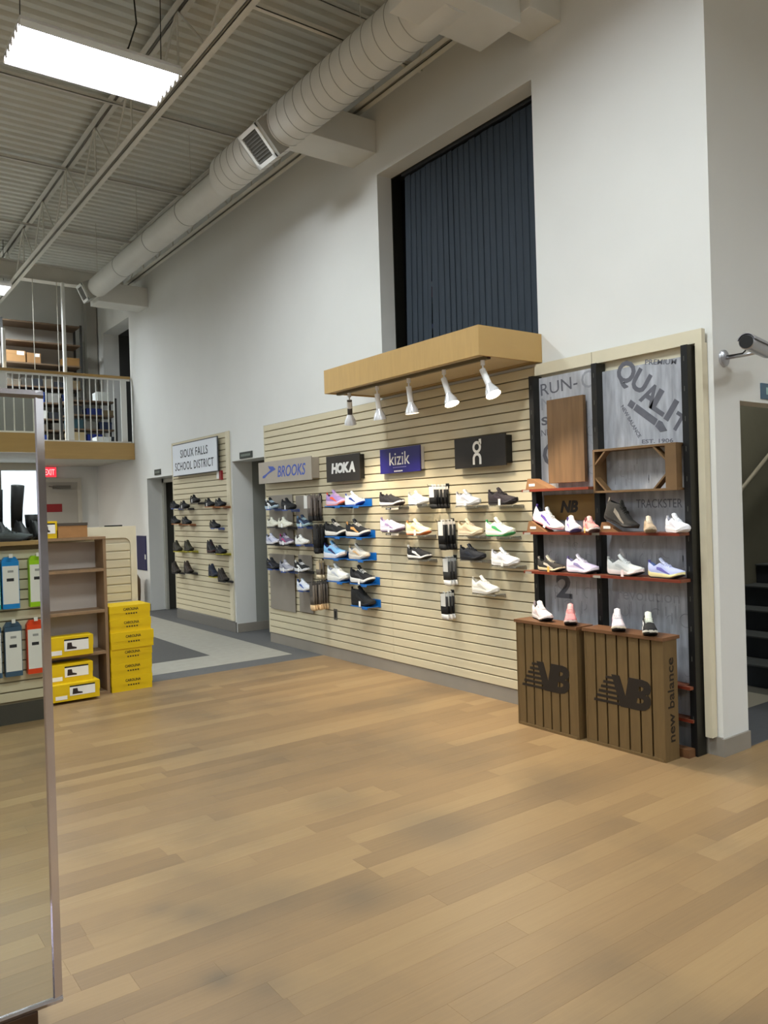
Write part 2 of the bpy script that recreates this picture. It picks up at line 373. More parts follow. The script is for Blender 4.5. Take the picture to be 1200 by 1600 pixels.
for (x, y) in ((1.93, 2.6), (1.93, -1.6), (1.93, -7.6), (-1.6, 9.7), (-2.6, 3.0), (-2.6, -3.5), (-2.6, 13.4), (-6.8, 6.4), (-6.8, -.6), (6.6, -1.8), (6.6, -7.6), (-2.6, -7.6)):
    high_bay(x, y, 5.12, 'lit high-bay light outside the picture, other rows of the shop')

# ------------------------------------------------------------ roof steel
JZ = 5.25
def joist(x, label, y0, y1):
    t = thing('roof_joist', label, 'joist', (x, 0, 0), 0, 'open-web steel roof joists')
    for nm, z0, z1 in (('bottom_chord', JZ, JZ+.05), ('top_chord', ZC-.07, ZC-.02)):
        for s in (-1, 1):
            mb = MB()
            mb.box((s*.010, y0, z0), (s*.068, y1, z0+.006)); mb.box((s*.010, y0, z0), (s*.016, y1, z1)); mb.build(nm, STEEL, t)
    n = int((y1-y0)/.61); 
    for i in range(n):
        a = y0+i*.61
        zz = (JZ+.02, ZC-.045)
        p = [(0, a, zz[i % 2]), (0, a+.61, zz[1-i % 2])]
        MB().tube(p, .011, 6).build('web', STEEL, t)
        if i % 2: MB().tube([(0, a+.0, zz[1]-.0), (0, a+.0, zz[0])], .009, 6).build('web', STEEL, t)
joist(2.665, 'painted steel bar joist passing just right of the nearest light', 2.2, 14.9)
joist(4.215, 'painted steel bar joist running close along the white wall', 2.7, 12.7)
joist(1.12, 'painted steel bar joist left of the nearest light, upper left corner', 2.2, 14.9)
for k, (y, z) in enumerate(((5.6, ZC-.1), (8.2, ZC-.1), (10.1, ZC-.1), (12.3, ZC-.1), (5.2, JZ+.03))):
    t = thing('bridging_angle', ('cross bridging bar under the roof deck, second nearest', 'cross bridging bar under the roof deck behind the near light', 'cross bridging bar under the roof deck, second farthest', 'cross bridging bar under the roof deck, farthest, near the duct end', 'low cross bridging bar at joist bottom, upper left')[k], 'steel bar', (0, y, z), 0, 'cross bridging bars')
    mb = MB(); mb.box((-3, 0, 0), (WX-.02, .006, .04)); mb.box((-3, 0, 0), (WX-.02, .04, .006)); mb.build('angle_bar', STEEL, t)
t = thing('roof_beam', 'grey steel roof beam above the mezzanine edge', 'beam', (0, 13.2, 5.28))
for a, b in (((-6, -.09, 0), (WX-.02, .09, .015)), ((-6, -.006, .015), (WX-.02, .006, .25)), ((-6, -.09, .25), (WX-.02, .09, .265))): bx('flange', a, b, STEEL, t)
# ------------------------------------------------------------ spiral duct
DX, DZ = 3.56, 5.03
t = thing('air_duct', 'grey round spiral air duct with square grilles along the white wall', 'duct', (DX, 0, DZ))
def cyl_y(mb, r, y0, y1, x=0, z=0, n=36):
    mb.rings([[(x+r*math.cos(2*math.pi*k/n), yy, z+r*math.sin(2*math.pi*k/n)) for k in range(n)] for yy in (y0, y1)]); return mb
big = cyl_y(MB(), .192, 3.9, 7.42).build('large_pipe', DUCT, t, 30)
mb = MB(); n = 36
mb.rings([[((r*math.cos(2*math.pi*k/n)+dx), yy, dz+r*math.sin(2*math.pi*k/n)) for k in range(n)] for yy, r, dx, dz in ((7.42, .192, 0, 0), (7.46, .19, 0, 0), (7.60, .152, .02, -.02))])
mb.build('reducer', DUCT, t, 30)
cyl_y(MB(), .15, 7.6, 12.35, .03, -.02).build('small_pipe', DUCT, t, 30)
for i in range(22):        # spiral lock seams as raised bands
    yy = 4.3+i*.145
    cyl_y(MB(), .1945, yy, yy+.005).build('seam', M('#a3a29c', .5), big, 30)
for yy in (8.6, 9.7, 10.9): cyl_y(MB(), .153, yy, yy+.01, .03, -.02).build('seam', M('#9b9a93', .5, .3), t, 30)
def grille(parent, y, r, xo, zo, s, ang):
    # saddle box turned down and to the left of the pipe
    ca, sa = math.cos(ang), math.sin(ang)
    def T(u, v, w): return (xo-ca*w-sa*v, y+u, zo-sa*w+ca*v)
    def B(nm, a, b, m, p):
        mb = MB(); mb.box(a, b); mb.v = [T(*q) for q in mb.v]; return mb.build(nm, m, p)
    bd = B('saddle_box', (-s*1.25, -s, r*.55), (s*1.25, s, r+.045), M('#a3a29b', .5), parent)
    for a, b in (((-s, -s, r+.045), (s, -s+.035, r+.06)), ((-s, s-.035, r+.045), (s, s, r+.06)), ((-s, -s, r+.045), (-s+.035, s, r+.06)), ((s-.035, -s, r+.045), (s, s, r+.06))):
        B('grille_frame', a, b, WHITE, bd)
    B('grille_back', (-s+.03, -s+.03, r+.0452), (s-.03, s-.03, r+.0458), M('#55544f', .7), bd)
    for k in range(9):
        v = -s+.05+k*(2*s-.1)/8
        B('grille_blade', (-s+.03, v-.006, r+.046), (s-.03, v+.003, r+.052), M('#6b6a66', .6), bd)
grille(t, 6.42, .192, 0, 0, .165, math.radians(42)); grille(t, 12.25, .15, .03, -.02, .13, math.radians(25))
def branch(y0, y1, z0, z1, x0): return bx('branch_box', (x0-DX, y0, z0-DZ), (WX-DX, y1, z1-DZ), DUCT, t, bevel=.004)
branch(5.93, 6.32, 4.86, 5.16, DX+.05); branch(12.1, 12.5, 4.80, 5.10, DX+.03)
bx('plenum_box', (3.22-DX, 3.78, 4.86-DZ), (4.05-DX, 4.19, 5.35-DZ), DUCT, t, bevel=.004); branch(3.69, 3.98, 4.93, 5.25, 4.05)
for yy in (5.0, 8.4, 10.2, 12.0): MB().tube([(.0, yy, .15), (.0, yy, ZC-DZ)], .004, 5).build('hanger_rod', STEEL, t)

# ------------------------------------------------------------ window with vertical blinds
fr = struct(bx('window_1', (WX+.27, WINY[0]+.02, WINZ[0]), (WX+.275, WINY[1]-.02, WINZ[1]), M('#0c0d10', .1, alpha=.25)))
mb = MB(); mb.box((WX+.165, WINY[1]-.012, WINZ[0]), (WX+WT, WINY[1]-.0005, WINZ[1])); mb.box((WX+.165, WINY[0]+.0005, WINZ[0]), (WX+WT, WINY[0]+.012, WINZ[1])); mb.box((WX+.165, WINY[0]+.012, WINZ[1]-.012), (WX+WT, WINY[1]-.012, WINZ[1]-.0005)); mb.build('window_frame', BLACKM, fr)  # dark lining added so the deep part of the reveal reads as shade
t = wthing('vertical_blind', 'dark navy vertical slat blind filling the high window', 'blind', WX+.19, 5.93, 2.71)
bx('head_rail', (.15, 1.915, -.02), (1.93, 1.94, .02), M('#2a2d33', .5), t)
BL = M('#27313c', .75, var=.08, scale=20, stretch=(1, .2, 1))
ys = [.215+i*.0725 for i in range(24)]
for i, u in enumerate(ys):
    lean = max(0, .045-.008*i) if i < 5 else (.02 if i == 5 else 0)
    if i in (4,): lean = .055
    tw = math.radians(4+random.uniform(-2.5, 2.5)); c, s_ = math.cos(tw)*.045, math.sin(tw)*.045
    top = 1.90+random.uniform(-.006, .006)
    mb = MB(); pl = []
    for z in (0, .95, top):
        off = -lean*(1-z/top)
        pl.append([(u+off-c, z, -s_), (u+off, z, .002), (u+off+c, z, s_), (u+off+c, z, s_-.0015), (u+off, z, .0005), (u+off-c, z, -s_-.0015)])
    mb.rings(pl); mb.build('blind_slat', BL, t)
for i, (z, c, h) in enumerate(((3.55, '#7c1d22', .12), (3.25, '#6870a8', .06), (2.95, '#a53a1c', .06), (3.6705, '#b8b8b8', .05))):
    tag(bx('shelf_box', (WX+.55, 5.7305, z), (WX+.75, 5.86, z+h), M(c, .6)), ('dark red box glimpsed beside the blind', 'small blue-violet box glimpsed beside the blind', 'small orange box glimpsed low beside the blind', 'small pale grey box on the dark red box beside the blind')[i], 'box', 'boxes glimpsed behind the window gap')
t = thing('storage_rack', 'black rack glimpsed through the gap beside the blind', 'rack', (WX+.5, 5.70, 2.701)); bx('upright', (0, 0, 0), (.45, .03, 1.8), BLACKM, t)
for z in (2.95, 3.25, 3.55): bx('shelf', (0, .0305, z-2.701-.02), (.45, .22, z-2.701-.0005), BLACKM, t)

# ------------------------------------------------------------ slat walls
PITCHS = .07625
def slat_panel(name, label, y0, y1, z0, n, x=S, frame=True):
    L = y0-y1
    t = wthing(name, label, 'slatwall', x+.0155, y0, z0, 'beige slat wall panels')
    bx('backing', (0, 0, -.001), (L, n*PITCHS, .006), GROOVE, t)
    me = MB().prism([(.0045, .004), (.0045, .0165), (.007, .019), (PITCHS-.007, .019), (PITCHS-.0045, .0165), (PITCHS-.0045, .004)], 0, L, 0).mesh('slat', SLAT)
    for i in range(n):
        o = link('slat', me, t); o.location = (0, i*PITCHS, 0)
    return t
Z0 = .113
A = slat_panel('slatwall_panel', 'beige slat wall panel below the grey and black shoe signs, left one', 8.30, 5.861, Z0, 32)
bx('edge_trim', (-.012, 0, -.001), (-.0005, 32*PITCHS, .021), TRIM, A)
B_ = slat_panel('slatwall_panel', 'beige slat wall panel below the navy and wide black signs, right one', 5.859, 3.983, Z0, 32)
T_ = wthing('edge_moulding', 'beige trim framing the top and right edge of the shelf display', 'trim', S+.0155, 3.98, 0)
bx('top_trim', (0.0, 2.475, .019), (1.335, 2.557, .055), TRIM, T_); bx('side_trim', (1.29, .113, -.001), (1.335, 2.475, .055), TRIM, T_)
bx('seam', (.52, 2.475, .0555), (.523, 2.557, .056), GROOVE, T_); bx('wall_filler', (.0, .113, -.001), (1.29, 2.475, .018), TRIM, T_)
C_ = slat_panel('slatwall_panel', 'far beige slat wall panel with white school sign between two doorways', 11.22, 9.31, .145, 32)
bx('edge_trim', (-.02, 0, -.001), (-.0005, 32*PITCHS, .022), TRIM, C_); bx('edge_trim', (1.911, 0, -.001), (1.935, 32*PITCHS, .022), TRIM, C_)
bx('edge_trim', (1.85, 0, .0195), (1.9105, 32*PITCHS, .024), TRIM, C_)

# ------------------------------------------------------------ canopy and track lights
t = thing('wooden_canopy', 'oak veneer canopy box carrying a row of spotlights over the shoe wall', 'canopy', (0, 0, 2.575))
bx('front_fascia', (3.73, 3.975, 0), (3.75, 5.945, .208), OAKW, t); bx('side_fascia', (3.73, 3.955, 0), (WX-.001, 3.975, .208), OAKW, t)
bx('side_fascia', (3.73, 5.945, 0), (WX-.001, 5.965, .208), OAKW, t); bx('soffit_panel', (3.75, 3.975, .012), (WX-.001, 5.945, .024), M('#cdbf9f', .6, var=.03), t)
bx('top_panel', (3.75, 3.975, .17), (WX-.001, 5.945, .18), M('#8d7850', .7), t); bx('mounting_cleat', (WX-.06, 3.98, -.0), (WX-.002, 5.94, .012), M('#a08a5e', .6), t)
tr = bx('light_track', (3.835, 3.99, -.012), (3.87, 5.93, .012), M('#6d6552', .5, .2), t); bx('end_cap', (3.84, 3.982, -.010), (3.865, 3.9895, .010), M('#3a1512', .5), tr)
LAMPW = M('#e6e6e6', .4)
def spot(y, dirv, label, hot, broken=False):
    p0 = Vector((3.852, y, 2.563)); t = thing('track_spotlight', label, 'spotlight', p0, 0, 'track spotlights under the canopy')
    d = Vector(dirv).normalized()
    MB().tube([(0, 0, 0), (0, 0, -.035)], .016, 10).build('track_adapter', LAMPW, t, 30)
    MB().tube([(0, 0, -.03), (0, 0, -.085)], .006, 8).build('stem', LAMPW, t, True)
    q = Vector((0, 0, -.075))
    MB().tube([q-d*.012, q+d*.125], .0225, 16).build('barrel', M('#4a4540', .4) if broken else LAMPW, t, 30)
    if broken: MB().tube([q+d*.0, q+d*.06], .0235, 16).build('sleeve', LAMPW, t, 30)
    MB().tube([q+d*.115, q+d*.135, q+d*.175, q+d*.205], [.022, .031, .050, .055], 24, False).build('bell_shade', M('#dcdcdf', .25, .3), t, True)
    MB().tube([q+d*.13, q+d*.188, q+d*.196], [.02, .045, .046], 20).build('bulb', M('#ffe9c4', .3, emit=hot), t, True)
    ld = bpy.data.lights.new('lamp_light', 'SPOT'); ld.energy = SPOT_W*(1.0 if hot > 20 else .75); ld.color = (1, .85, .64); ld.spot_size = math.radians(96); ld.spot_blend = .9; ld.shadow_soft_size = .022
    lo = bpy.data.objects.new('lamp_light', ld); COL.objects.link(lo); lo.parent = t; lo.location = q+d*.212
    lo.rotation_euler = d.to_track_quat('-Z', 'Y').to_euler()
spot(5.75, (.22, .30, -1), 'track spotlight with dark exposed neck, leftmost under the canopy', 10, True)
spot(5.33, (.15, .06, -1), 'white track spotlight pointing down, second from the left under the canopy', 12)
spot(4.90, (.10, -.04, -1), 'white track spotlight pointing down in the middle of the canopy', 12)
spot(4.47, (.02, -.40, -1), 'white track spotlight tilted right, second from the right under the canopy', 26)
spot(4.05, (.0, -.55, -1), 'white track spotlight tilted right at the right end of the canopy', 26)

# ------------------------------------------------------------ brand signs
def sign(name, label, y0, y1, z0, z1, x, depth, front, side):
    t = wthing(name, label, 'sign', x, y0, z0); L, H = y0-y1, z1-z0
    bx('panel', (0, 0, 0), (L, H, .012), front, t)
    bx('side_box', (.05, .018, -depth), (L-.002, H-.012, -.0005), side, t)
    return t, L, H
GS = M('#a89f93', .5, var=.03, scale=6); BLU = M('#2f4fa8', .4)
t, L, H = sign('shoe_sign', 'grey sign with blue slanted lettering and chevron mark', 8.28, 7.08, 1.862, 2.108, 4.25, .084, GS, GS)
text('BROOKS', BLU, t, (.77, H*.49, .012), .125, .62, .012, shear=.22)
MB().prism([(.10, .062), (.15, .062), (.22, .10), (.275, .115), (.42, .150), (.36, .185), (.24, .196), (.27, .160), (.30, .150), (.20, .112), (.10, .085)], .012, .0135).build('emblem', BLU, t)
def corn(a, b, c, x):
    p, q, r_ = PX(*a, x), PX(*b, x), PX(*c, x); return p.y, q.y, r_.z, p.z
t, L, H = sign('shoe_sign', 'small black sign with bold white block lettering', *corn((511, 714), (563, 708.3), (513, 754), 4.29), 4.29, .045, M('#2b2622', .5), M('#1b1815', .5))
for k, ch in enumerate('HOKA'): text(ch, WHITE, t, (.155+k*.104, H*.5+.004, .012), .105, .118, .06, shear=.12)
t, L, H = sign('shoe_sign', 'navy blue sign with thin white lowercase lettering', *corn((595, 703), (657.5, 695), (597, 741), 4.30), 4.30, .035, M('#1f1a6b', .4), M('#d9d9dc', .4))
text('kizik', WHITE, t, (L*.5, H*.57, .012), .115, .30, .0)
for k in range(8): bx('fine_print', (L*.5-.10+k*.025, H*.20, .012), (L*.5-.10+k*.025+.02, H*.24, .0126), M('#7d7ab4', .5), t)
for k in range(5): bx('fine_print', (L*.36+k*.026, .010, .012), (L*.36+k*.026+.02, .022, .0126), WHITE, t)
t, L, H = sign('shoe_sign', 'wide black sign with a white round two-part emblem', *corn((711.5, 687), (791, 677), (714.5, 733), 4.275), 4.275, .06, M('#201c1a', .45), M('#0d0c0b', .5))
mb = MB(); cx, cy = L*.455, H*.66
def ring(mb, cx, cy, r0, r1, a0, a1, n=24, w0=.012, w1=.0135):
    R = [[(cx+r*math.cos(a), cy+r*math.sin(a), w) for r, w in ((r0, w0), (r1, w0), (r1, w1), (r0, w1))] for a in [a0+(a1-a0)*i/n for i in range(n+1)]]
    mb.rings(R, True)
ring(mb, cx, cy, .026, .048, math.radians(75), math.radians(435)); mb.box((cx+.026, cy+.022, .012), (cx+.052, cy+.062, .0135))
cy2 = H*.28; ring(mb, cx, cy2, .026, .049, 0, math.pi); mb.box((cx-.049, cy2-.045, .012), (cx-.026, cy2, .0135)); mb.box((cx+.026, cy2-.045, .012), (cx+.049, cy2, .0135))
mb.build('emblem', WHITE, t)
t = wthing('school_sign', 'white board sign naming a school district, black frame, far slat panel', 'sign', 4.28, 11.04, 2.09)
bx('panel', (0, 0, 0), (1.53, .435, .012), M('#dfe3ea', .5), t); bx('backing_frame', (-.01, -.01, -.012), (1.54, .45, -.0005), M('#3b3f46', .5), t); bx('mount', (.2, .1, -.055), (1.3, .3, -.0125), GROOVE, t)
text('SIOUX FALLS', M('#2b2f3a', .5), t, (.78, .30, .012), .115, .95, .006, space=1.12); text('SCHOOL DISTRICT', M('#2b2f3a', .5), t, (.765, .125, .012), .115, 1.34, .006, space=1.12)
t = wthing('wall_thermostat', 'small white and dark red device below the school sign corner', 'device', S, 9.62, 1.99)
bx('white_half', (0, 0, .0), (.075, .1, .03), WHITE, t); bx('red_half', (.076, -.02, 0), (.14, .1, .03), M('#8b1d22', .5), t)
# plates above doors
def plate(label, y0, y1, z0, z1, txt):
    t = wthing('door_plate', label, 'sign', WX-.006, y0, z0); bx('plate', (0, 0, -.005), (y0-y1, z1-z0, .004), M('#2c332f', .5), t)
    for k in range(txt): bx('worn_lettering', ((y0-y1)*(.12+.76*k/txt), (z1-z0)*.32, .004), ((y0-y1)*(.12+.76*(k+.7)/txt), (z1-z0)*.68, .0046), M('#7d867d', .5), t)
plate('small dark plate over the doorway beside the grey shoe sign', 9.005, 8.66, 2.205, 2.285, 9); plate('small dark plate over the far doorway left of the school sign', 12.035, 11.77, 2.155, 2.24, 6)
t = fthing('door_plate', 'blue-grey plate over the stairwell doorway at the right edge', 'sign', 4.885, RY-.004, 2.165); bx('plate', (0, 0, -.004), (.3, .1, .006), M('#4a6478', .4), t); bx('worn_lettering', (.055, .03, .006), (.10, .075, .0065), M('#9fc0bd', .5), t)

# ------------------------------------------------------------ security camera
t = fthing('security_camera', 'silver bullet security camera on the wall above the stairwell doorway', 'camera', 4.47, RY, 2.385)
SIL = M('#b9b9be', .3, .7)
MB().tube([(0, 0, 0), (0, 0, .012), (0, 0, .022)], [.052, .05, .03], 24).build('wall_mount', SIL, t, 30)
pa_, pb_ = PY(1166, 534, RY-.31), PY(1199, 549, RY-.20); a = Vector((pa_.x-4.47, pa_.z-2.385, .31)); b = Vector((pb_.x-4.47, pb_.z-2.385, .20)); d = (b-a).normalized()
MB().tube([(0, 0, .02), (.01, .0, .14), (.015, .005, .20)], .011, 10).build('arm', SIL, t, True); MB().tube([(.015, .005, .19), (a+b)/2-Vector((0, .03, 0))], .013, 12).build('ball_joint', SIL, t, True)
MB().tube([a, a+d*.006, b], [.036, .041, .041], 24).build('body', SIL, t, 30); MB().tube([a-d*.004, a+d*.005], .0365, 24).build('rear_cap', BLACK, t, 30); MB().tube([b-d*.003, b+d*.012], .036, 24).build('lens_front', BLACK, t, 30)
hood = MB(); u = Vector((0, 1, 0)); u = (u-d*u.dot(d)).normalized(); w = d.cross(u)
R = []
for s_ in (-.002, (b-a).length+.05):
    o_ = []; i_ = []
    for k in range(9):
        an = math.radians(-75+150*k/8); v_ = u*math.cos(an)+w*math.sin(an); o_.append(a+d*s_+v_*.049); i_.append(a+d*s_+v_*.045)
    R.append(o_+i_[::-1])
hood.rings(R); hood.build('sun_hood', M('#a7a6ad', .35, .6), t, 30)
MB().tube([a+Vector((.02, -.03, .005)), (-.08, .02, .2), (-.05, .0, .15), (0, .01, .02)], .005, 6).build('cable', BLACK, t, True)

# ------------------------------------------------------------ shoes
def interp(T, t):
    for (a, va), (b, vb) in zip(T, T[1:]):
        if t <= b:
            k = (t-a)/(b-a) if b > a else 0; k = k*k*(3-2*k)*.5+k*.5; return va+(vb-va)*k
    return T[-1][1]
HW = [(0, .012), (.03, .023), (.1, .032), (.25, .0345), (.45, .034), (.65, .044), (.8, .046), (.9, .039), (.97, .023), (1, .008)]
def shoe_kit(hs, ts, ch, flare=1.0, boot=0., spring=.024, slip=False, wavy=False):
    N = 17; T = [i/(N-1) for i in range(N)]; L = .30
    X = lambda t: t*L-L/2
    zb = lambda t: interp([(0, .010), (.12, 0), (.68, 0), (1, spring)], t)
    zt = lambda t: zb(t)*.6+interp([(0, hs+.008), (.12, hs), (.5, hs*.85), (.75, ts), (1, ts+.006)], t)
    hw = lambda t: interp(HW, t)
    mid = MB(); out = MB(); R = []; Ro = []
    for t in T:
        x, h, a, b = X(t), hw(t)*flare, zb(t)+.004, zt(t); m = a+(b-a)*.45
        R.append([(x, -h*.9, a), (x, -h*1.06, m), (x, -h*.98, b), (x, h*.98, b), (x, h*1.06, m), (x, h*.9, a)])
        Ro.append([(x, -h*.93, zb(t)), (x, -h*.96, a+.004), (x, h*.96, a+.004), (x, h*.93, zb(t))])
    mid.rings(R); out.rings(Ro)
    rim = [(0, ch+.004), (.07, ch), (.2, ch-.022+boot*.5), (.33, ch-.004+boot*.5), (.40, ch+.006)]
    if boot: rim = [(0, ch), (.2, ch-.004), (.40, ch+.004)]
    rid = [(.38, ch+.006), (.46, ch-.008-boot*.25), (.56, ch*.80-boot*.35), (.66, max(.062, ch*.66-boot*.35)), (.76, .057), (.86, .052), (.94, .043), (1, .030)]
    def sec(t):
        x, h, b = X(t), hw(t)*.95, zt(t)-.004; P = []
        if t <= .39:
            r = max(interp(rim, t), b+.02); sh = 1-.0*t
            for fy, fz in ((1, 0), (1.03, .35), (.93, .75), (.66, 1)): P.append((h*fy*sh, b+(r-b)*fz))
            P += [(h*.5, r-.028), (0, r-.034)]
        else:
            r = max(interp(rid, t)+(hs-.028)*.8, b+.012)
            for an in (0, 18, 38, 58, 76, 90):
                c, s = math.cos(math.radians(an)), math.sin(math.radians(an)); P.append((h*c**.72, b+(r-b)*s**.80))
        return x, P
    rows = []
    for t in [.012]+T[1:-1]+[.985]:
        x, P = sec(t); rows.append([(x, -y, z) for y, z in P] + [(x, y, z) for y, z in P[-2::-1]])
    ts_ = [.012]+T[1:-1]+[.985]
    up = MB(); li = MB(); n = 11; up.v = [p for r in rows for p in r]; li.v = list(up.v)
    for i in range(len(rows)-1):
        for j in range(n-1):
            f = (i*n+j, i*n+j+1, (i+1)*n+j+1, (i+1)*n+j)
            (li if (3 <= j <= 6 and ts_[i] <= .385 and ts_[i+1] <= .45) else up).f.append(f)
    up.f += [tuple(range(n)), tuple((len(rows)-1)*n+j for j in range(n))]
    tg = MB(); r1 = interp(rid, .40)+(hs-.028)*.8
    tgr = []
    for t, z, w in ((.60, interp(rid, .60)+(hs-.028)*.8+.002, .017), (.48, interp(rid, .48)+(hs-.028)*.8+.004, .019), (.40, r1+.008, .021), (.345, r1+.026, .019)):
        tgr.append([(X(t), -w, z-.006), (X(t), 0, z), (X(t), w, z-.006), (X(t)-.004, w, z-.011), (X(t)-.004, 0, z-.006), (X(t)-.004, -w, z-.011)])
    tg.rings(tgr)
    la = MB()
    for k in range(5):
        t = .425+k*.048; z = interp(rid, t)+(hs-.028)*.8; s = 1 if k % 2 else -1
        la.tube([(X(t), -.024, z-.010), (X(t)+.002*s, -.012, z+.003), (X(t)+.004*s, .012, z+.003), (X(t)+.004*s, .024, z-.010)], .0032, 5)
    sp = MB()
    for s in (-1, 1):
        Rr = []
        for t, f0, f1 in ((.30, .45, .72), (.42, .30, .62), (.54, .18, .45), (.68, .10, .26)):
            x, P = sec(t); pts = []
            for f in (f0, (f0+f1)/2, f1):
                zz = P[0][1]+(P[3][1]-P[0][1])*f
                for (ya, za), (yb, zc) in zip(P, P[1:]):
                    if za <= zz <= zc+1e-6: k = (zz-za)/(zc-za+1e-9); yy = ya+(yb-ya)*k; break
                else: yy = P[1][0]
                pts.append((x, s*(yy+.0022), zz))
            Rr.append(pts+[(p[0], p[1]-s*.003, p[2]) for p in pts[::-1]])
        sp.rings(Rr)
    tb = MB().box((-L/2-.002, -.006, ch-.012), (-L/2+.010, .006, ch+.016))
    d = dict(outsole=out.mesh('outsole', None, True), midsole=mid.mesh('midsole', None, 50), upper=up.mesh('upper', None, True), lining=li.mesh('lining', None, True), side_stripe=sp.mesh('side_stripe'), heel_tab=tb.mesh('heel_tab'))
    if not slip: d['tongue'] = tg.mesh('tongue', None, True); d['laces'] = la.mesh('laces', None, True)
    return d
KIT = {'run': shoe_kit(.030, .022, .090), 'max': shoe_kit(.042, .030, .100, 1.08, spring=.034), 'walk': shoe_kit(.026, .020, .080), 'chunk': shoe_kit(.036, .026, .094, 1.05),
       'slip': shoe_kit(.030, .022, .088, slip=True), 'boot': shoe_kit(.030, .024, .158, 1.0, .03), 'mid': shoe_kit(.030, .022, .122, 1.0, .015)}
TAGM = MB().box((-.011, -.001, -.03), (.011, .001, .012)).mesh('price_tag')
FAB = lambda c: M(c, .8, var=.05, scale=40, bump=.25, bscale=260)
def shoe(label, kit, L, loc, yaw, up, sole, acc=None, lin_='#3a3a3e', out=None, lace=None, group=None, tagc=None, pitch=0., roll=0., cat='shoe', name='shoe'):
    t = thing(name, label, cat, loc, 0, group); t.rotation_euler = (roll, pitch, math.radians(yaw)); s = L/.30; t.scale = (s, s, s*(1.0 if 'boot' in kit else 1.14))
    mats = dict(outsole=M(out or sole, .7), midsole=M(sole, .5, var=.03, scale=30), upper=FAB(up), lining=FAB(lin_), side_stripe=M(acc or up, .5), heel_tab=FAB(acc or up), tongue=FAB(lace or up), laces=M(lace or sole, .8))
    for k, me in KIT[kit].items(): inst(k, me, mats[k], t)
    if tagc:
        for sd in (-1, 1): inst('price_tag', TAGM, M(tagc, .7), t, (.02, sd*.060, .028), (0, 0, 0)) if sd < 0 else None
    return t
def wall_shoe(label, x0, x1, yb, kit, up, sole, acc=None, lin_='#2f3033', out=None, lace=None, group=None, holder=None, tagc=None, yaw=-90, xc=4.245, pitch=0., name='shoe', cat='shoe', Lmax=.335, off=0.):
    a, b = PX(x0, yb-4, xc-.03), PX(x1, yb-4, xc-.03); L = min(max(abs(a.y-b.y)*.97, .25), Lmax); m = PX((x0+x1)/2, yb, xc-.045)
    t = shoe(label, kit, L, (xc, m.y, m.z), yaw, up, sole, acc, lin_, out, lace, group, tagc, pitch, name=name, cat=cat)
    if holder: holder_for(holder, label, m.y, m.z, L, off)
    return t
HB = {'blue': M('#1466b8', .35, coat=.3), 'smallblue': M('#2f55a8', .35), 'orange': M('#a8662f', .5), 'yellow': M('#b8ae2a', .5), 'clear': CLEAR, 'grey': M('#8c8a86', .5), 'dark': M('#2c2c30', .5)}
HN = {'blue': 'glossy blue', 'smallblue': 'small blue', 'orange': 'tan wooden', 'yellow': 'yellow tipped', 'clear': 'clear acrylic', 'grey': 'grey', 'dark': 'dark'}
def holder_for(kind, label, y, z, L, off=0.):
    m = HB[kind]
    t = wthing('shoe_ledge', HN[kind]+' ledge under the '+label, 'ledge', S-.0045-off, y, z, 'shoe ledges on the slat walls')
    if kind == 'blue':
        bx('ledge_plate', (-.15, -.012, .002), (.13, -.001, .135), m, t, bevel=.002); bx('back_plate', (-.05, -.012, .0), (.17, .062, .008), m, t, bevel=.002); bx('front_lip', (.05, -.026, .130), (.13, -.0015, .142), m, t, bevel=.002)
        MB().prism([(-.012, .01), (-.012, .125), (-.03, .02)], -.15, -.14, 0).build('gusset', m, t)
    else:
        w = {'clear': .13, 'smallblue': .09}.get(kind, .11)
        bx('ledge_plate', (-w, -.008, .001), (w, -.001, .115), m, t, bevel=.0015); bx('wall_clip', (-w, -.03, .0), (w, -.009, .006), m, t)
        bx('front_lip', (-w, -.016, .110), (w*.2 if kind == 'smallblue' else w, -.0085, .116), m, t)
    return t
def label_strip(label, y, z):
    t = wthing('shelf_label', label, 'label', S-.125, y, z); bx('card', (-.06, -.02, 0), (.02, -.002, .003), BLACK, t); bx('pale_end', (.021, -.02, 0), (.13, -.002, .003), M('#cfc4b4', .5), t)
    text('KIZIK', M('#d6d6d6', .5), t, (-.02, -.011, .003), .008, .05, ext=.0006)

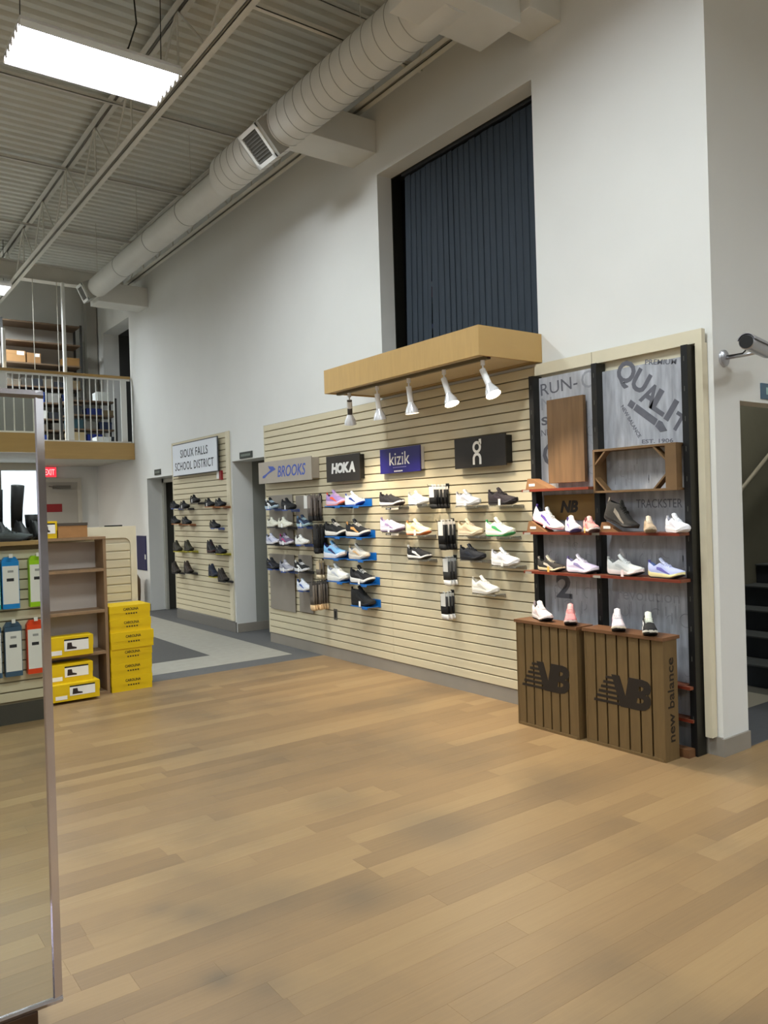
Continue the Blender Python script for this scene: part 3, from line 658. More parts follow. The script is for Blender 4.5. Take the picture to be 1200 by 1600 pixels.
G1 = 'shoes under the grey lettered sign'
for a in (
 ('black shoe with light blue sole, upper left corner', 408, 431, 795, 'run', '#15171c', '#b9cfe0', '#ffffff', 'smallblue', '#f0f0f0'),
 ('all black running shoe with white tag, top row', 433, 458, 796, 'run', '#17181b', '#1a1b1e', '#2b2b2e', 'smallblue', '#f0f0f0'),
 ('cream shoe at the left end of second row', 413, 431, 823, 'walk', '#d8d6c6', '#e4e2d6', '#c9c6b4', 'dark', None),
 ('cream walking shoe with tag, second row', 429, 452, 824, 'walk', '#e0dece', '#e8e6da', '#cfccba', 'dark', '#ffffff'),
 ('navy shoe with pale teal sole, second row', 459, 481, 823, 'run', '#1b2a44', '#a9c4cc', '#6f93b8', 'smallblue', '#f4f4f4'),
 ('pale lavender shoe at the left end of third row', 412, 430, 850, 'run', '#c4c6da', '#e2e2ea', '#8f93b4', 'dark', None),
 ('grey shoe with magenta toe, third row', 429, 456, 851, 'run', '#6a5c78', '#d9d6de', '#b3236b', 'dark', '#ffffff'),
 ('plain white shoe beside black socks, third row', 457, 477, 851, 'walk', '#e3e3dd', '#ececea', '#cdcdc8', 'smallblue', None),
 ('black shoe at the left end of fourth row', 411, 433, 889, 'run', '#14161c', '#191b22', '#22304e', 'smallblue', None),
 ('grey white shoe in the middle of fourth row', 431, 455, 893, 'run', '#9a9aa6', '#dcdce0', '#6d6f80', 'smallblue', '#ffffff'),
 ('black shoe with white sole, fourth row', 454, 479, 893, 'run', '#16171a', '#e4e6ea', '#f0f0f0', 'dark', '#ffffff'),
 ('white blue shoe alone in lowest row', 459, 482, 923, 'run', '#cfd6e2', '#e9ebef', '#2f55a8', 'smallblue', None)):
    wall_shoe(a[0], a[1], a[2], a[3], a[4], a[5], a[6], a[7], group=G1, holder=a[8], tagc=a[9], xc=4.232, Lmax=.285, off=.018)
G2 = 'shoes on the blue ledges'
for a in (
 ('lilac shoe with coral toe on blue ledge', 507, 533, 790, 'max', '#a88bc4', '#e3c4e0', '#ff6a4a', '#3a2f66', '#f0754f'),
 ('white shoe with royal blue sole on blue ledge', 536, 561, 790, 'max', '#dfe6ea', '#e8eef2', '#27419a', '#c4ccd4', '#27419a'),
 ('black shoe white sole, left ledge of second row', 505, 535, 838, 'max', '#17181b', '#e9e6e0', '#2a2a2e', '#101012', '#1b1b1d'),
 ('black shoe with orange sole dot, second row right', 538, 569, 839, 'max', '#1b1c20', '#e8e2da', '#e0a868', '#101012', '#16223f'),
 ('navy and sky blue shoe on third blue ledge', 503, 533, 872, 'max', '#7fb4e0', '#dfe4f0', '#26245e', '#22205a', '#e8d8d0'),
 ('grey shoe with tan details, third row right', 542, 569, 874, 'max', '#b7b4ae', '#d6d0c6', '#c9a77c', '#8d8f96', '#c9b9a4'),
 ('white shoe on fourth row left blue ledge', 508, 539, 908, 'max', '#dfe0de', '#e8e9e6', '#c4cad4', '#a9aebc', '#d9dcd8'),
 ('black shoe white sole with tag, fourth row right', 544, 577, 912, 'max', '#16171a', '#ececea', '#3a3b40', '#0e0e10', '#16171a'),
 ('all black clog-like shoe on lowest blue ledge', 545, 579, 947, 'mid', '#141517', '#17181a', '#1d1e20', '#0e0e10', '#141517')):
    wall_shoe(a[0], a[1], a[2], a[3], a[4], a[5], a[6], a[7], a[8], a[9], group=G2, holder='blue', xc=4.25, yaw=-84, tagc='#f0f0f0' if 'tag' in a[0] or 'clog' in a[0] else None)
G3 = 'shoes under the navy sign'
for a in (
 ('black slip-on with white sole on labelled ledge', 588, 625, 791, 'slip', '#1d1c20', '#e6e2e0', '#2a292d', '#151418', '#3a2f30', 'clear', None),
 ('silver grey knit shoe beside black white socks', 633, 664, 788, 'run', '#cfd0c8', '#e9e9ea', '#b9bbb4', '#a9aaa2', None, 'clear', '#f0f0f0'),
 ('lilac white slip-on on lower labelled ledge', 590, 625, 831, 'slip', '#d2cade', '#e6deea', '#9a86ac', '#a698b8', '#7c6a88', 'clear', '#f0eef2'),
 ('cream shoe with orange toe sole', 630, 666, 836, 'run', '#e8d9a8', '#efe6d0', '#e2a26a', '#d9c48a', '#d8763a', 'clear', '#f4f0e8'),
 ('black slip-on with white sole, lone third row', 632, 667, 874, 'slip', '#17171a', '#e9e6e2', '#d9d9d9', '#111113', '#2a2624', 'clear', None)):
    wall_shoe(*a[:8], a[8], a[9], group=G3, holder=a[10], tagc=a[11], yaw=-88)
label_strip('black and beige price strip under the upper black slip-on', PX(607, 793, 4.2).y, PX(607, 793, 4.2).z); label_strip('black and beige price strip under the lilac slip-on', PX(607, 833, 4.2).y, PX(607, 833, 4.2).z)
G4 = 'shoes under the wide black sign'
for a in (
 ('light grey running shoe with hanging tag, top row', 707, 744, 790, 'chunk', '#c9c8cc', '#d9d8da', '#b0b0b6', '#a8a8ae', None, '#f4f4f4'),
 ('black leather shoe with white tag, top right', 757, 802, 789, 'run', '#211a20', '#1c171b', '#332a31', '#141114', None, '#f4efe6'),
 ('beige running shoe, second row left', 710, 748, 837, 'chunk', '#cdb99a', '#d8c8ac', '#b8a486', '#a8946f', None, None),
 ('white shoe with green toe and heel', 753, 798, 838, 'chunk', '#dcdcc8', '#e6e6da', '#4aa866', '#9fc4a4', '#3fa05a', None),
 ('navy black shoe, third row left', 713, 752, 875, 'run', '#14171f', '#161820', '#1f2430', '#0f1118', None, None),
 ('white shoe with small tag, third row right', 762, 805, 884, 'chunk', '#dedcdc', '#e8e6e6', '#c6c4c8', '#b9b7ba', None, '#f2efe8'),
 ('white shoe alone in the fourth row', 732, 773, 928, 'chunk', '#dcd8cf', '#e6e2da', '#c4c0b6', '#b4b0a6', None, None)):
    wall_shoe(a[0], a[1], a[2], a[3], a[4], a[5], a[6], a[7], a[8], a[9], group=G4, holder='clear', tagc=a[10])
G5 = 'work shoes on the far slat panel'
for a in (
 ('far black shoe on blue ledge, top left corner', 260, 277, 794, 'walk', '#16181e', '#1a1c22', 'smallblue'),
 ('far black shoe second from left, top row', 275, 293, 794, 'walk', '#17181c', '#1b1c20', 'dark'),
 ('far black shoe raised above the top row', 290, 310, 785, 'walk', '#141416', '#18181a', 'dark'),
 ('far black shoe on tan ledge, top row', 314, 332, 791, 'walk', '#17171b', '#1b1b1f', 'orange'),
 ('far black shoe at the right end of top row', 329, 350, 791, 'walk', '#1a1c22', '#1e2026', 'orange'),
 ('far black shoe on tan ledge, second row left', 261, 279, 818, 'walk', '#15171c', '#191b20', 'orange'),
 ('far black shoe on tan ledge, second row', 277, 297, 819, 'walk', '#18191d', '#1c1d21', 'orange'),
 ('far black shoe on blue ledge, second row right', 319, 343, 825, 'walk', '#17191f', '#1b1d23', 'smallblue'),
 ('far olive boot on yellow ledge, third row left', 264, 282, 861, 'mid', '#3a3628', '#25221a', 'yellow'),
 ('far olive boot on yellow ledge, third row', 280, 301, 861, 'mid', '#33301f', '#22201a', 'yellow'),
 ('far tall black boot with red sole, third row', 317, 336, 863, 'boot', '#15161c', '#3a1518', 'dark'),
 ('far black shoe on yellow ledge, third row right', 331, 350, 865, 'walk', '#17181d', '#1b1c21', 'yellow'),
 ('far dark brown boot, lowest row left', 262, 279, 895, 'boot', '#2c231d', '#1d1713', 'dark'),
 ('far dark brown boot, lowest row second', 278, 302, 895, 'boot', '#33261e', '#1d1713', 'dark'),
 ('far navy boot with yellow ledge, lowest row', 321, 337, 901, 'boot', '#22283a', '#1a1c24', 'yellow'),
 ('far dark brown boot, lowest row right end', 330, 358, 908, 'boot', '#2e2621', '#1b1714', 'dark')):
    wall_shoe(a[0], a[1], a[2], a[3], a[4], a[5], a[6], '#2b2b2f', '#101012', group=G5, holder=a[7], Lmax=.27, tagc='#e8e8e8' if 'raised' in a[0] or 'second from' in a[0] or 'tan ledge, top' in a[0] else None)

# ------------------------------------------------------------ sock and insole packs on hooks
def hook_of_packs(px, py, n, h, desc, group, top, mid_, bot, cardw=.058, spread=.036, xoff=0.):
    p = PX(px, py, 4.2)
    hk = wthing('display_hook', 'black wire hook carrying the '+desc, 'hook', S-.0045, p.y, p.z+.02, 'display hooks on the slat wall')
    MB().tube([(0, 0, .0), (0, 0, .03+n*spread), (0, .012, .04+n*spread)], .003, 6).build('wire', BLACK, hk, True); bx('back_clip', (-.02, -.02, -.0), (.02, .02, .004), BLACK, hk)
    for i in range(n):
        w = .022+i*spread; du = random.uniform(-.012, .012)+xoff*i
        t = wthing('sock_pack', desc+', '+('frontmost', 'second from front', 'third from front', 'fourth from front', 'fifth from front', 'rearmost')[n-1-i], 'sock pack', S-.0045-w, p.y-du, p.z+.02, group)
        bx('header_card', (-cardw/2, -h*.5, -.0125), (cardw/2, -.005, -.0095), M(top, .6), t); bx('header_card', (-cardw/2, -h*.5, .0095), (cardw/2, -.005, .0125), M(top, .6), t)
        bx('hang_tab', (-.012, -.004, -.002), (.012, .012, .002), M(top, .6), t)
        R = []
        for v, ww, th, ox in ((-.03, .044, .009, 0), (-h*.55, .044, .009, 0), (-h*.8, .040, .011, .004), (-h*.93, .046, .012, .012), (-h, .032, .008, .02)):
            R.append([(ox-ww, v, -th*.4), (ox-ww*.7, v, -th), (ox+ww*.7, v, -th), (ox+ww, v, -th*.4), (ox+ww, v, th*.4), (ox+ww*.7, v, th), (ox-ww*.7, v, th), (ox-ww, v, th*.4)])
        MB().rings(R[:3]).build('sock_leg', FAB(mid_), t, True); MB().rings(R[2:]).build('sock_foot', FAB(bot), t, True)
hook_of_packs(680, 763, 5, .19, 'black and white ankle socks beside the silver shoe', 'socks on the first hook', '#e6e0da', '#1c1b1c', '#101012')
hook_of_packs(688, 818, 4, .24, 'black sock with white band below the ankle socks', 'socks on the second hook', '#e4dfd8', '#161618', '#0c0c0e')
hook_of_packs(692, 876, 3, .23, 'grey and white sock on the third hook down', 'socks on the third hook', '#c9c9c6', '#3c3c3c', '#dcdad6')
hook_of_packs(688, 931, 3, .22, 'grey white sock pack on the lowest hook', 'socks on the lowest hook', '#cfcfcb', '#1c1c1e', '#d8d4d0')
hook_of_packs(483, 777, 4, .27, 'dark grey sock pack at the top of the grey boards', 'socks beside the top row', '#8a7f78', '#6a625e', '#1b1818')
hook_of_packs(492, 824, 5, .29, 'long black sock beside the blue ledges', 'long black socks', '#2a2828', '#171719', '#0d0d0f', xoff=.012)
hook_of_packs(487, 879, 2, .19, 'insole card with cream pads, upper hook', 'insole cards on the upper hook', '#d9c6a4', '#7d746a', '#e6d3b0')
hook_of_packs(494, 912, 6, .29, 'sandal card with tan pads, lower hook', 'sandal cards on the lower hook', '#54504c', '#6a625a', '#d8b88c', xoff=.004)
t = tag(bx('sock_card', (4.3155, 7.30, 1.56), (4.3184, 7.39, 1.70), PAPER), 'white hang card left of the dark grey socks', 'card')
# grey backing boards under the grey sign
for k, (x0, y0, x1, y1, lb) in enumerate(((420, 776, 459, 850, 'grey backing board, upper left, behind the first shoes'), (462, 776, 488, 852, 'narrow grey backing board, upper right, behind dark socks'), (421, 866, 462, 951, 'grey backing board, lower left, mostly bare'), (466, 868, 490, 956, 'narrow grey backing board, lower right, behind sandals'))):
    a, b = PX(x0, y0, 4.32), PX(x1, y1, 4.32)
    c = PX(x0, y1, 4.32)
    t = wthing('backing_board', lb, 'board', S-.0045, a.y, c.z+.01, 'grey boards on the slat wall'); bx('sheet', (0, 0, .012), (a.y-b.y, a.z-c.z, .017), GREYP, t); bx('stand_off', (.03, .05, .0), (a.y-b.y-.03, a.z-c.z-.05, .012), BLACKM, t)
p = PX(524, 960, 4.33); t = wthing('wall_outlet', 'small dark grey outlet plate low on the slat wall', 'outlet', S-.004, p.y+.03, p.z-.055); bx('plate', (0, 0, 0), (.06, .11, .006), M('#5d5a55', .5), t); bx('socket', (.015, .02, .006), (.045, .09, .008), BLACK, t)
p = PX(502, 778, 4.33); t = wthing('display_hook', 'small empty black hook left of the lilac shoe', 'hook', S-.0045, p.y, p.z, 'display hooks on the slat wall'); bx('back_clip', (-.006, -.05, 0), (.006, .03, .006), BLACK, t); MB().tube([(0, -.03, .004), (0, -.03, .06)], .003, 6).build('wire', BLACK, t)

# ------------------------------------------------------------ shelf display with printed back panels
PRT = M('#a3a6ae', .75, var=.26, scale=26, stretch=(1, .16, 1), bump=.4, bscale=40)
PRT2 = M('#adafb6', .75, var=.22, scale=26, stretch=(1, .16, 1), bump=.4, bscale=40)
INK = M('#60616a', .75, var=.1, scale=20); INKL = M('#92949b', .75, var=.1, scale=20)
D0 = 4.30      # face of the printed panels
t = wthing('shelf_display', 'black upright shoe shelf display with grey printed panels and red-edged shelves', 'display', D0, 3.98, 0)
U = lambda px, py, x=D0: 3.98-PX(px, py, x).y
V = lambda px, py, x=D0: PX(px, py, x).z
pa = bx('printed_panel', (.03, .02, -.02), (.585, 2.45, 0), PRT2, t); pb = bx('printed_panel', (.60, .02, -.02), (1.262, 2.41, 0), PRT, t)
for u in (0., .565, 1.235):
    up = bx('upright', (u, 0, -.03), (u+.042, 2.465, .06), M('#1a1913', .45, var=.1, scale=15), t)
    bx('front_face', (u, 0, .0605), (u+.042, 2.465, .064), BLACK, up)
    for k in range(26): bx('slot', (u+.018, .12+k*.09, .0642), (u+.022, .15+k*.09, .0646), M('#55544e', .5), up) if k % 2 else None
def tx(s, x0, y0, x1, y1, h, par=pa, m=INK, **k):
    # lettering whose baseline middle runs between two photo pixels on the panel
    a, b = PX(x0, y0, D0), PX(x1, y1, D0); ua, va, ub, vb = 3.98-a.y, a.z, 3.98-b.y, b.z
    return text(s, m, t, ((ua+ub)/2, (va+vb)/2, .0002), h, math.hypot(ub-ua, vb-va), rot=math.atan2(vb-va, ub-ua), ext=.0004, name='print', **k)
tx('RUN-', 845, 610, 902, 596, .085); tx('O', 908, 594, 932, 590, .12, m=INKL); tx('N', 846, 632, 862, 629, .085, m=INKL); tx('SI', 846, 659, 861, 656, .06, bold=.03); tx('NIN', 846, 677, 864, 674, .045); tx('O', 848, 712, 892, 704, .19)
tx('2', 869, 915, 894, 917, .17, bold=.03)
for ch, x, y, h in (('Q', 977, 584, .17), ('U', 1001, 596, .14), ('A', 1016, 617, .14), ('L', 1033, 629, .14), ('I', 1049, 641, .14), ('T', 1061, 660, .11)):
    p = PX(x, y, D0); text(ch, INK, t, (3.98-p.y, p.z, .0002), h, h*(.28 if ch == 'I' else .85), .035, rot=math.radians(-36), ext=.0004, name='print')
tx('PREMIUM', 1008, 566, 1057, 565, .032, bold=.02); tx('NEW BALANCE', 972, 634, 1000, 683, .026, bold=.02); tx('EST. 1906', 1003, 690, 1052, 688, .026, bold=.02)
a, b = PX(983, 629, D0), PX(1036, 668, D0)
mb = MB(); d = Vector((3.98-b.y-(3.98-a.y), b.z-a.z)); n_ = Vector((-d.y, d.x)).normalized()*.022; o_ = Vector((3.98-a.y, a.z))
mb.prism([o_-n_, o_+d*.15-n_, o_+d*.15+n_, o_+n_], 0, .0014); mb.prism([o_+d*.18-n_, o_+d*.8-n_, o_+d*.8+n_, o_+d*.18+n_], 0, .0014); mb.prism([o_+d*.83-n_*1.0, o_+d*1.0-n_*1.5, o_+d*1.12, o_+d*.92+n_*1.2, o_+d*.83+n_], 0, .0014); mb.build('print', INK, t)
tx('TRACKSTER', 994, 787, 1066, 786, .055); tx('revolution', 965, 927, 1062, 934, .075, m=INKL)
def worn_print(u0, u1, v0, v1, n, s):
    mb = MB()
    for k in range(n):
        u, v = random.uniform(u0, u1), random.uniform(v0, v1); r_ = random.uniform(.5, 1)*s
        if random.random() < .5:
            a0 = random.uniform(0, 5); ring(mb, u, v, r_*.86, r_, a0, a0+random.uniform(1.5, 4.5), 12, .0002, .0006)
        else:
            mb.prism([(u-.004, v-r_), (u+.003, v-r_), (u+.004, v+r_), (u-.003, v+r_)], .0002, .0006)
    mb.build('worn_print', INKL, t)['kind'] = 'stuff'
worn_print(.08, .52, 1.12, 1.30, 14, .045); worn_print(.66, 1.2, 1.12, 1.30, 16, .05); worn_print(.08, .52, .80, .98, 12, .05); worn_print(.66, 1.2, .78, .88, 12, .05); worn_print(.68, 1.15, 1.66, 1.85, 14, .03); worn_print(.42, .53, 1.75, 2.2, 10, .035); worn_print(.9, 1.2, .12, .7, 14, .04)
# shelves
def dshelf(label, u0, u1, v, front=4.135):
    o = wthing('display_shelf', label, 'shelf', D0, 3.98-u0, v, 'red-edged display shelves'); w = u1-u0
    bx('board', (0, -.018, .066), (w, 0, D0-front), REDB, o); bx('rear_strip', (.05, -.018, .002), (w-.05, 0, .0655), REDB, o); bx('red_edge', (0, -.018, D0-front+.0005), (w, 0, D0-front+.003), M('#74301f', .4), o)
    bx('price_holder', (.015, -.02, D0-front+.0035), (.075, -.004, D0-front+.005), M('#a8a49a', .4, .3), o)
dshelf('red-edged shelf holding only a small wedge, top left of the display', 0., .60, 1.645); dshelf('red-edged shelf with white and pink shoes, left bay upper', 0., .60, 1.342); dshelf('red-edged shelf with black and lilac shoes, left bay lower', 0., .60, 1.063)
dshelf('red-edged shelf with black, beige and white shoes, right bay upper', .605, 1.262, 1.345); dshelf('red-edged shelf with white and blue shoes, right bay lower', .605, 1.262, 1.066)
dshelf('low red-brown shelf half hidden behind the right crate', .66, 1.262, .42, 4.2); dshelf('lowest brown shelf hidden behind the right crate', .66, 1.262, .22, 4.22)
bx('bottom_board', (.605, .0, .065), (1.262, .05, .13), CRTOP, t)
tb = bx('logo_board', (.07, 1.42, .004), (.555, 1.60, .012), M('#7d6130', .6, var=.1, scale=6), t)
text('NB', LOGO, tb, (.30, 1.515, .012), .085, .16, .05, shear=.25)
# boards and boxes on the display
b = wthing('leaning_board', 'plain brown wooden panel leaning on the printed display, upper left', 'panel', 4.292, 3.82, 1.682)
bx('board', (0, 0, .02), (.325, .59, .05), M('#6b5136', .5, var=.22, scale=5, stretch=(5, .5, 5)), b, bevel=.002); bx('hanging_cleat', (.05, .3, -.007), (.27, .4, .0195), CRATED, b)
b = wthing('wood_box_frame', 'open brown wooden box with braced corners on the right of the display', 'box frame', 4.297, 3.370, 1.60)
BW = M('#6d5335', .55, var=.14, scale=8); w_, h_, d_ = .618, .285, .125
bx('bottom', (0, 0, .002), (w_, .014, d_), BW, b); bx('top', (0, h_-.014, .002), (w_, h_, d_), BW, b); bx('side', (0, .0145, .002), (.014, h_-.0145, d_), BW, b); bx('side', (w_-.075, .0145, .068), (w_, h_-.0145, d_), BW, b)
for cx, cy, sx, sy in ((.0145, .0145, 1, 1), (.0145, h_-.0145, 1, -1), (w_-.0755, .0145, -1, 1), (w_-.0755, h_-.0145, -1, -1)):
    MB().prism([(cx, cy+sy*.075), (cx+sx*.075, cy), (cx+sx*.090, cy), (cx, cy+sy*.090)], .068, d_-.003).build('corner_brace', BW, b)
bx('price_holder', (.30, h_+.0005, d_-.02), (.38, h_+.004, d_), M('#a8a49a', .4, .3), b)
def wedge(label, u, v, L=.17, hgt=.085, flip=False, wd=.09):
    o = wthing('shoe_wedge', label, 'wedge', 4.232, 3.98-u, v, 'wooden wedges')
    MB().prism([(0, 0), (L, 0), (L*.25, hgt), (.02, hgt)], 0.0, wd).build('block', M('#85603f', .5, var=.1, scale=10), o); bx('nameplate', (.035, .02, wd+.0005), (.09, .038, wd+.002), PAPER, o)
wedge('small wooden wedge with white plate on the empty top shelf', .03, 1.6455, .22, .075); wedge('wooden wedge under the white and purple shoe', .03, 1.3425, .18, .075); wedge('wooden wedge under the black boot-like shoe', .64, 1.3455, .15, .062, wd=.05)
GN = 'shoes on the red-edged shelves'
def dshoe(label, x0, x1, v, kit, up, sole, acc, lin_, out, lace, yaw, xc=4.188, L=None, z=None, pitch=0, tagc=None, g=GN):
    m = PX((x0+x1)/2, 800, xc); 
    if L is None: L = min(max(abs(PX(x0, 800, xc-.03).y-PX(x1, 800, xc-.03).y)*1.0, .25), .30)
    return shoe(label, kit, L, (xc, m.y, (v if z is None else z)+.0005), yaw, up, sole, acc, lin_, out, lace, g, tagc, pitch)
dshoe('white shoe with purple stripe tilted on a wedge', 830, 880, 1.342, 'run', '#e2dbd6', '#e6e2e0', '#6b53a8', '#1d1b33', '#e89aa8', '#f0ece8', -90, pitch=.36, z=1.382, tagc='#efece4', L=.285)
dshoe('white shoe with purple sole line facing out', 878, 911, 1.342, 'run', '#e4e2ea', '#eeecf2', '#7f6cae', '#9d93b8', '#3d3470', '#f2f0f4', -124, L=.25, xc=4.155)
dshoe('pink shoe facing out with yellow tag', 908, 938, 1.342, 'run', '#d98f8c', '#e9d8d4', '#c4706f', '#a65c5c', '#3c2222', '#e6a6a2', -124, L=.24, xc=4.152, tagc='#e8c25a')
dshoe('black hiking shoe tilted on a wedge', 946, 992, 1.345, 'mid', '#2a2826', '#1f1d1c', '#8d8478', '#0f0e0e', '#161414', '#17150f', -92, pitch=.34, z=1.390, L=.272)
dshoe('beige shoe facing out, right bay upper shelf', 1001, 1027, 1.345, 'run', '#b9a38a', '#c9b69c', '#a08a70', '#8d7a62', '#8a7a60', '#d9cab4', -138, L=.225, xc=4.15)
dshoe('plain white shoe at the right end of upper shelf', 1037, 1079, 1.345, 'chunk', '#e6e6ee', '#eeeef4', '#d4d4de', '#c0c0cc', '#e0e0e8', '#f2f2f6', -118, L=.24)
dshoe('black shoe with cream sole and yellow tag', 838, 881, 1.063, 'run', '#2a2623', '#d9c9a4', '#cfc4b4', '#1c1a18', '#141312', '#c9bda8', -93, tagc='#e9b95a')
dshoe('lilac white shoe on left lower shelf', 883, 933, 1.063, 'chunk', '#d6c9e2', '#e6dfea', '#8d84b0', '#9d94b8', '#17161c', '#efe6f2', -93)
dshoe('white shoe with pink tinted sole, lower shelf', 946, 1004, 1.066, 'chunk', '#dcdcd9', '#ece0de', '#c6c8c6', '#7d807e', '#121214', '#e6e8e6', -93, tagc='#f2dcdc')
dshoe('blue shoe with pale yellow sole, lower shelf', 1010, 1068, 1.066, 'chunk', '#b4bce8', '#ece2a8', '#6a66b4', '#6f86c0', '#121216', '#cfd4f2', -93)
# slatted crates
def crate(label, y0, y1, xf, top_over):
    W = y0-y1; c = wthing('wooden_crate', label, 'crate', xf, y0, 0, 'slatted wooden crates with a dark emblem'); n = 7; H = .715; pw = W/n
    bx('core', (.006, .02, -.135), (W-.006, H, -.03), CRATED, c)
    for i in range(n): bx('plank', (i*pw+.0062, .018, -.0135), ((i+1)*pw-.0062, H-.002, 0), CRATE, c)
    bx('side_board', (W-.0055, .0, -.135), (W+.004, H, .002), CRATE, c); bx('side_board', (-.004, 0, -.135), (.0055, H, .002), CRATE, c)
    bx('bottom_rail', (.006, 0, -.135), (W-.006, .0175, .006), CRATE, c)
    bx('top_board', (-.012, H+.0005, -.155), (W+.012, H+.02, .014), CRTOP, c)
    cx, cy, hh, k_ = W*.5+.01, .275, .19, .22
    P_ = lambda x, y: (cx+x+k_*(y-hh/2), cy+y)
    edge = lambda y: -.115+.11*(1-y/hh)
    for q in range(6):      # speed bars in place of the left stem
        y0 = .004+q*.031; y1 = y0+.017; x0 = -.215+.012*q
        MB().prism([P_(x0, y0), P_(edge(y0)-.002, y0), P_(edge(y1)-.002, y1), P_(x0, y1)], .0004, .0016).build('emblem_bar', LOGO, c)
    MB().prism([P_(-.115, hh), P_(-.055, hh), P_(.05, 0), P_(-.01, 0)], .0004, .0018).build('emblem', LOGO, c); MB().prism([P_(.012, 0), P_(.05, 0), P_(.05, hh), P_(.012, hh)], .0004, .0020).build('emblem', LOGO, c)
    text('B', LOGO, c, (cx+.108, cy+hh/2, .0006), hh, .165, .045, shear=.20, name='emblem', ext=.0016)
    return c, W
crate('slatted wooden crate with dark emblem, left one beside the slat wall', 3.925, 3.392, 3.985, 0)
c, W = crate('slatted wooden crate with dark emblem and side lettering, right one', 3.338, 2.766, 4.005, 0)
me = text('new balance', LOGO, c, (0, 0, 0), .062, .50, .012, ext=.0012)
for v in me.data.vertices:
    a, b_, w_ = v.co; v.co = (W+.0042+w_, .36+a, -.066+b_)
for f, lb, x0, x1, up, sole, acc, out, lace, yaw, cx in ((0, 'white pink shoe with black toe on left crate', 825, 860, '#ddd2d2', '#e9e2e0', '#d0bcbc', '#141416', '#efe6e4', -116, 4.075), (0, 'pink shoe facing forward on left crate', 874, 900, '#d98a8c', '#e6cfca', '#f0dcd8', '#1a1516', '#e8a4a2', -140, 4.075),
        (0, 'white pink shoe facing forward on right crate', 946, 975, '#ddd0d6', '#e6dcc8', '#caa8b8', '#141416', '#efe8ea', -140, 4.075), (0, 'black and white shoe facing forward on right crate', 994, 1024, '#17171a', '#d9d6cc', '#e6e6e6', '#101012', '#d8dccf', -140, 4.075)):
    dshoe(lb, x0, x1, .735, 'run', up, sole, acc, '#2b2728', out, lace, yaw, xc=cx, L=.285, g='shoes on the crates')

# ------------------------------------------------------------ left display: gondola, bookcase and boot boxes
GFY = 7.28
t = fthing('slat_gondola', 'beige gondola end panel with rounded frame and slats behind the yellow boxes', 'gondola', 1.45, GFY, 0)
GW, GH = .985, 1.445
bx('core', (.0, .0, -.06), (GW, GH, -.012), M('#c9bfa6', .6), t)
fr_ = MB(); r = .06; inner = []
i0, i1, j0, j1 = .03, GW-.055, .12, GH-.105
for cx, cy, a0 in ((i1-r, j1-r, 0), (i0+.01, j1-.01, 90), (i0+.01, j0+.01, 180), (i1-.01, j0+.01, 270)):
    rr = r if a0 == 0 else .01
    for k in range(6): a = math.radians(a0+90*k/5); inner.append((cx+rr*math.cos(a), cy+rr*math.sin(a)))
outer = []
for p in inner:     # matching points on the outer rectangle
    cx, cy = (i0+i1)/2, (j0+j1)/2; dx, dy = p[0]-cx, p[1]-cy
    outer.append((min(max(p[0]+(.2 if dx > 0 else -.2)*(abs(dx)/((i1-i0)/2) > .93), 0), GW), min(max(p[1]+(.3 if dy > 0 else -.3)*(abs(dy)/((j1-j0)/2) > .95), 0), GH)))
n = len(inner); vs_ = [(x, y, z) for z in (-.012, .008) for x, y in inner+outer]
fs_ = []
for k in range(n):
    q = (k+1) % n
    fs_ += [(2*n+k, 2*n+q, 3*n+q, 3*n+k), (k, q, 2*n+q, 2*n+k), (n+k, n+q, 3*n+q, 3*n+k)]
fr_.add(vs_, fs_).build('frame', TRIM, t)
me = MB().prism([(.005, -.0118), (.005, -.002), (.008, .0), (.069, .0), (.0715, -.002), (.0715, -.0118)], .035, GW-.058, 0).mesh('slat', SLAT)
for i in range(15):
    o = link('slat', me, t); o.location = (0, .145+i*.0765, -.0)
t = fthing('bookcase', 'low brown open bookcase with three compartments, boot boxes inside', 'bookcase', 1.30, 6.95, 0)
BK = M('#8a6f52', .55, var=.08, scale=6, stretch=(6, 1, 6)); BKB = M('#b5aaa0', .6)
bx('side_panel', (.735, 0, -.25), (.76, 1.345, 0), BK, t); bx('side_panel', (0, 0, -.25), (.025, 1.345, 0), BK, t); bx('back_panel', (.0255, .03, -.25), (.7345, 1.32, -.238), BKB, t)
for v in (.025, .375, .735, 1.092, 1.345): bx('shelf', (.0255 if v < 1.3 else 0, v-.024 if v < 1.3 else v+.0005, -.2375 if v < 1.3 else -.25), (.7345 if v < 1.3 else .76, v if v < 1.3 else v+.024, -.002 if v < 1.3 else .004), BK, t)
bx('plinth', (.03, 0, -.235), (.73, .0005, -.02), BLACK, t)
BOXES = 'yellow boot boxes'
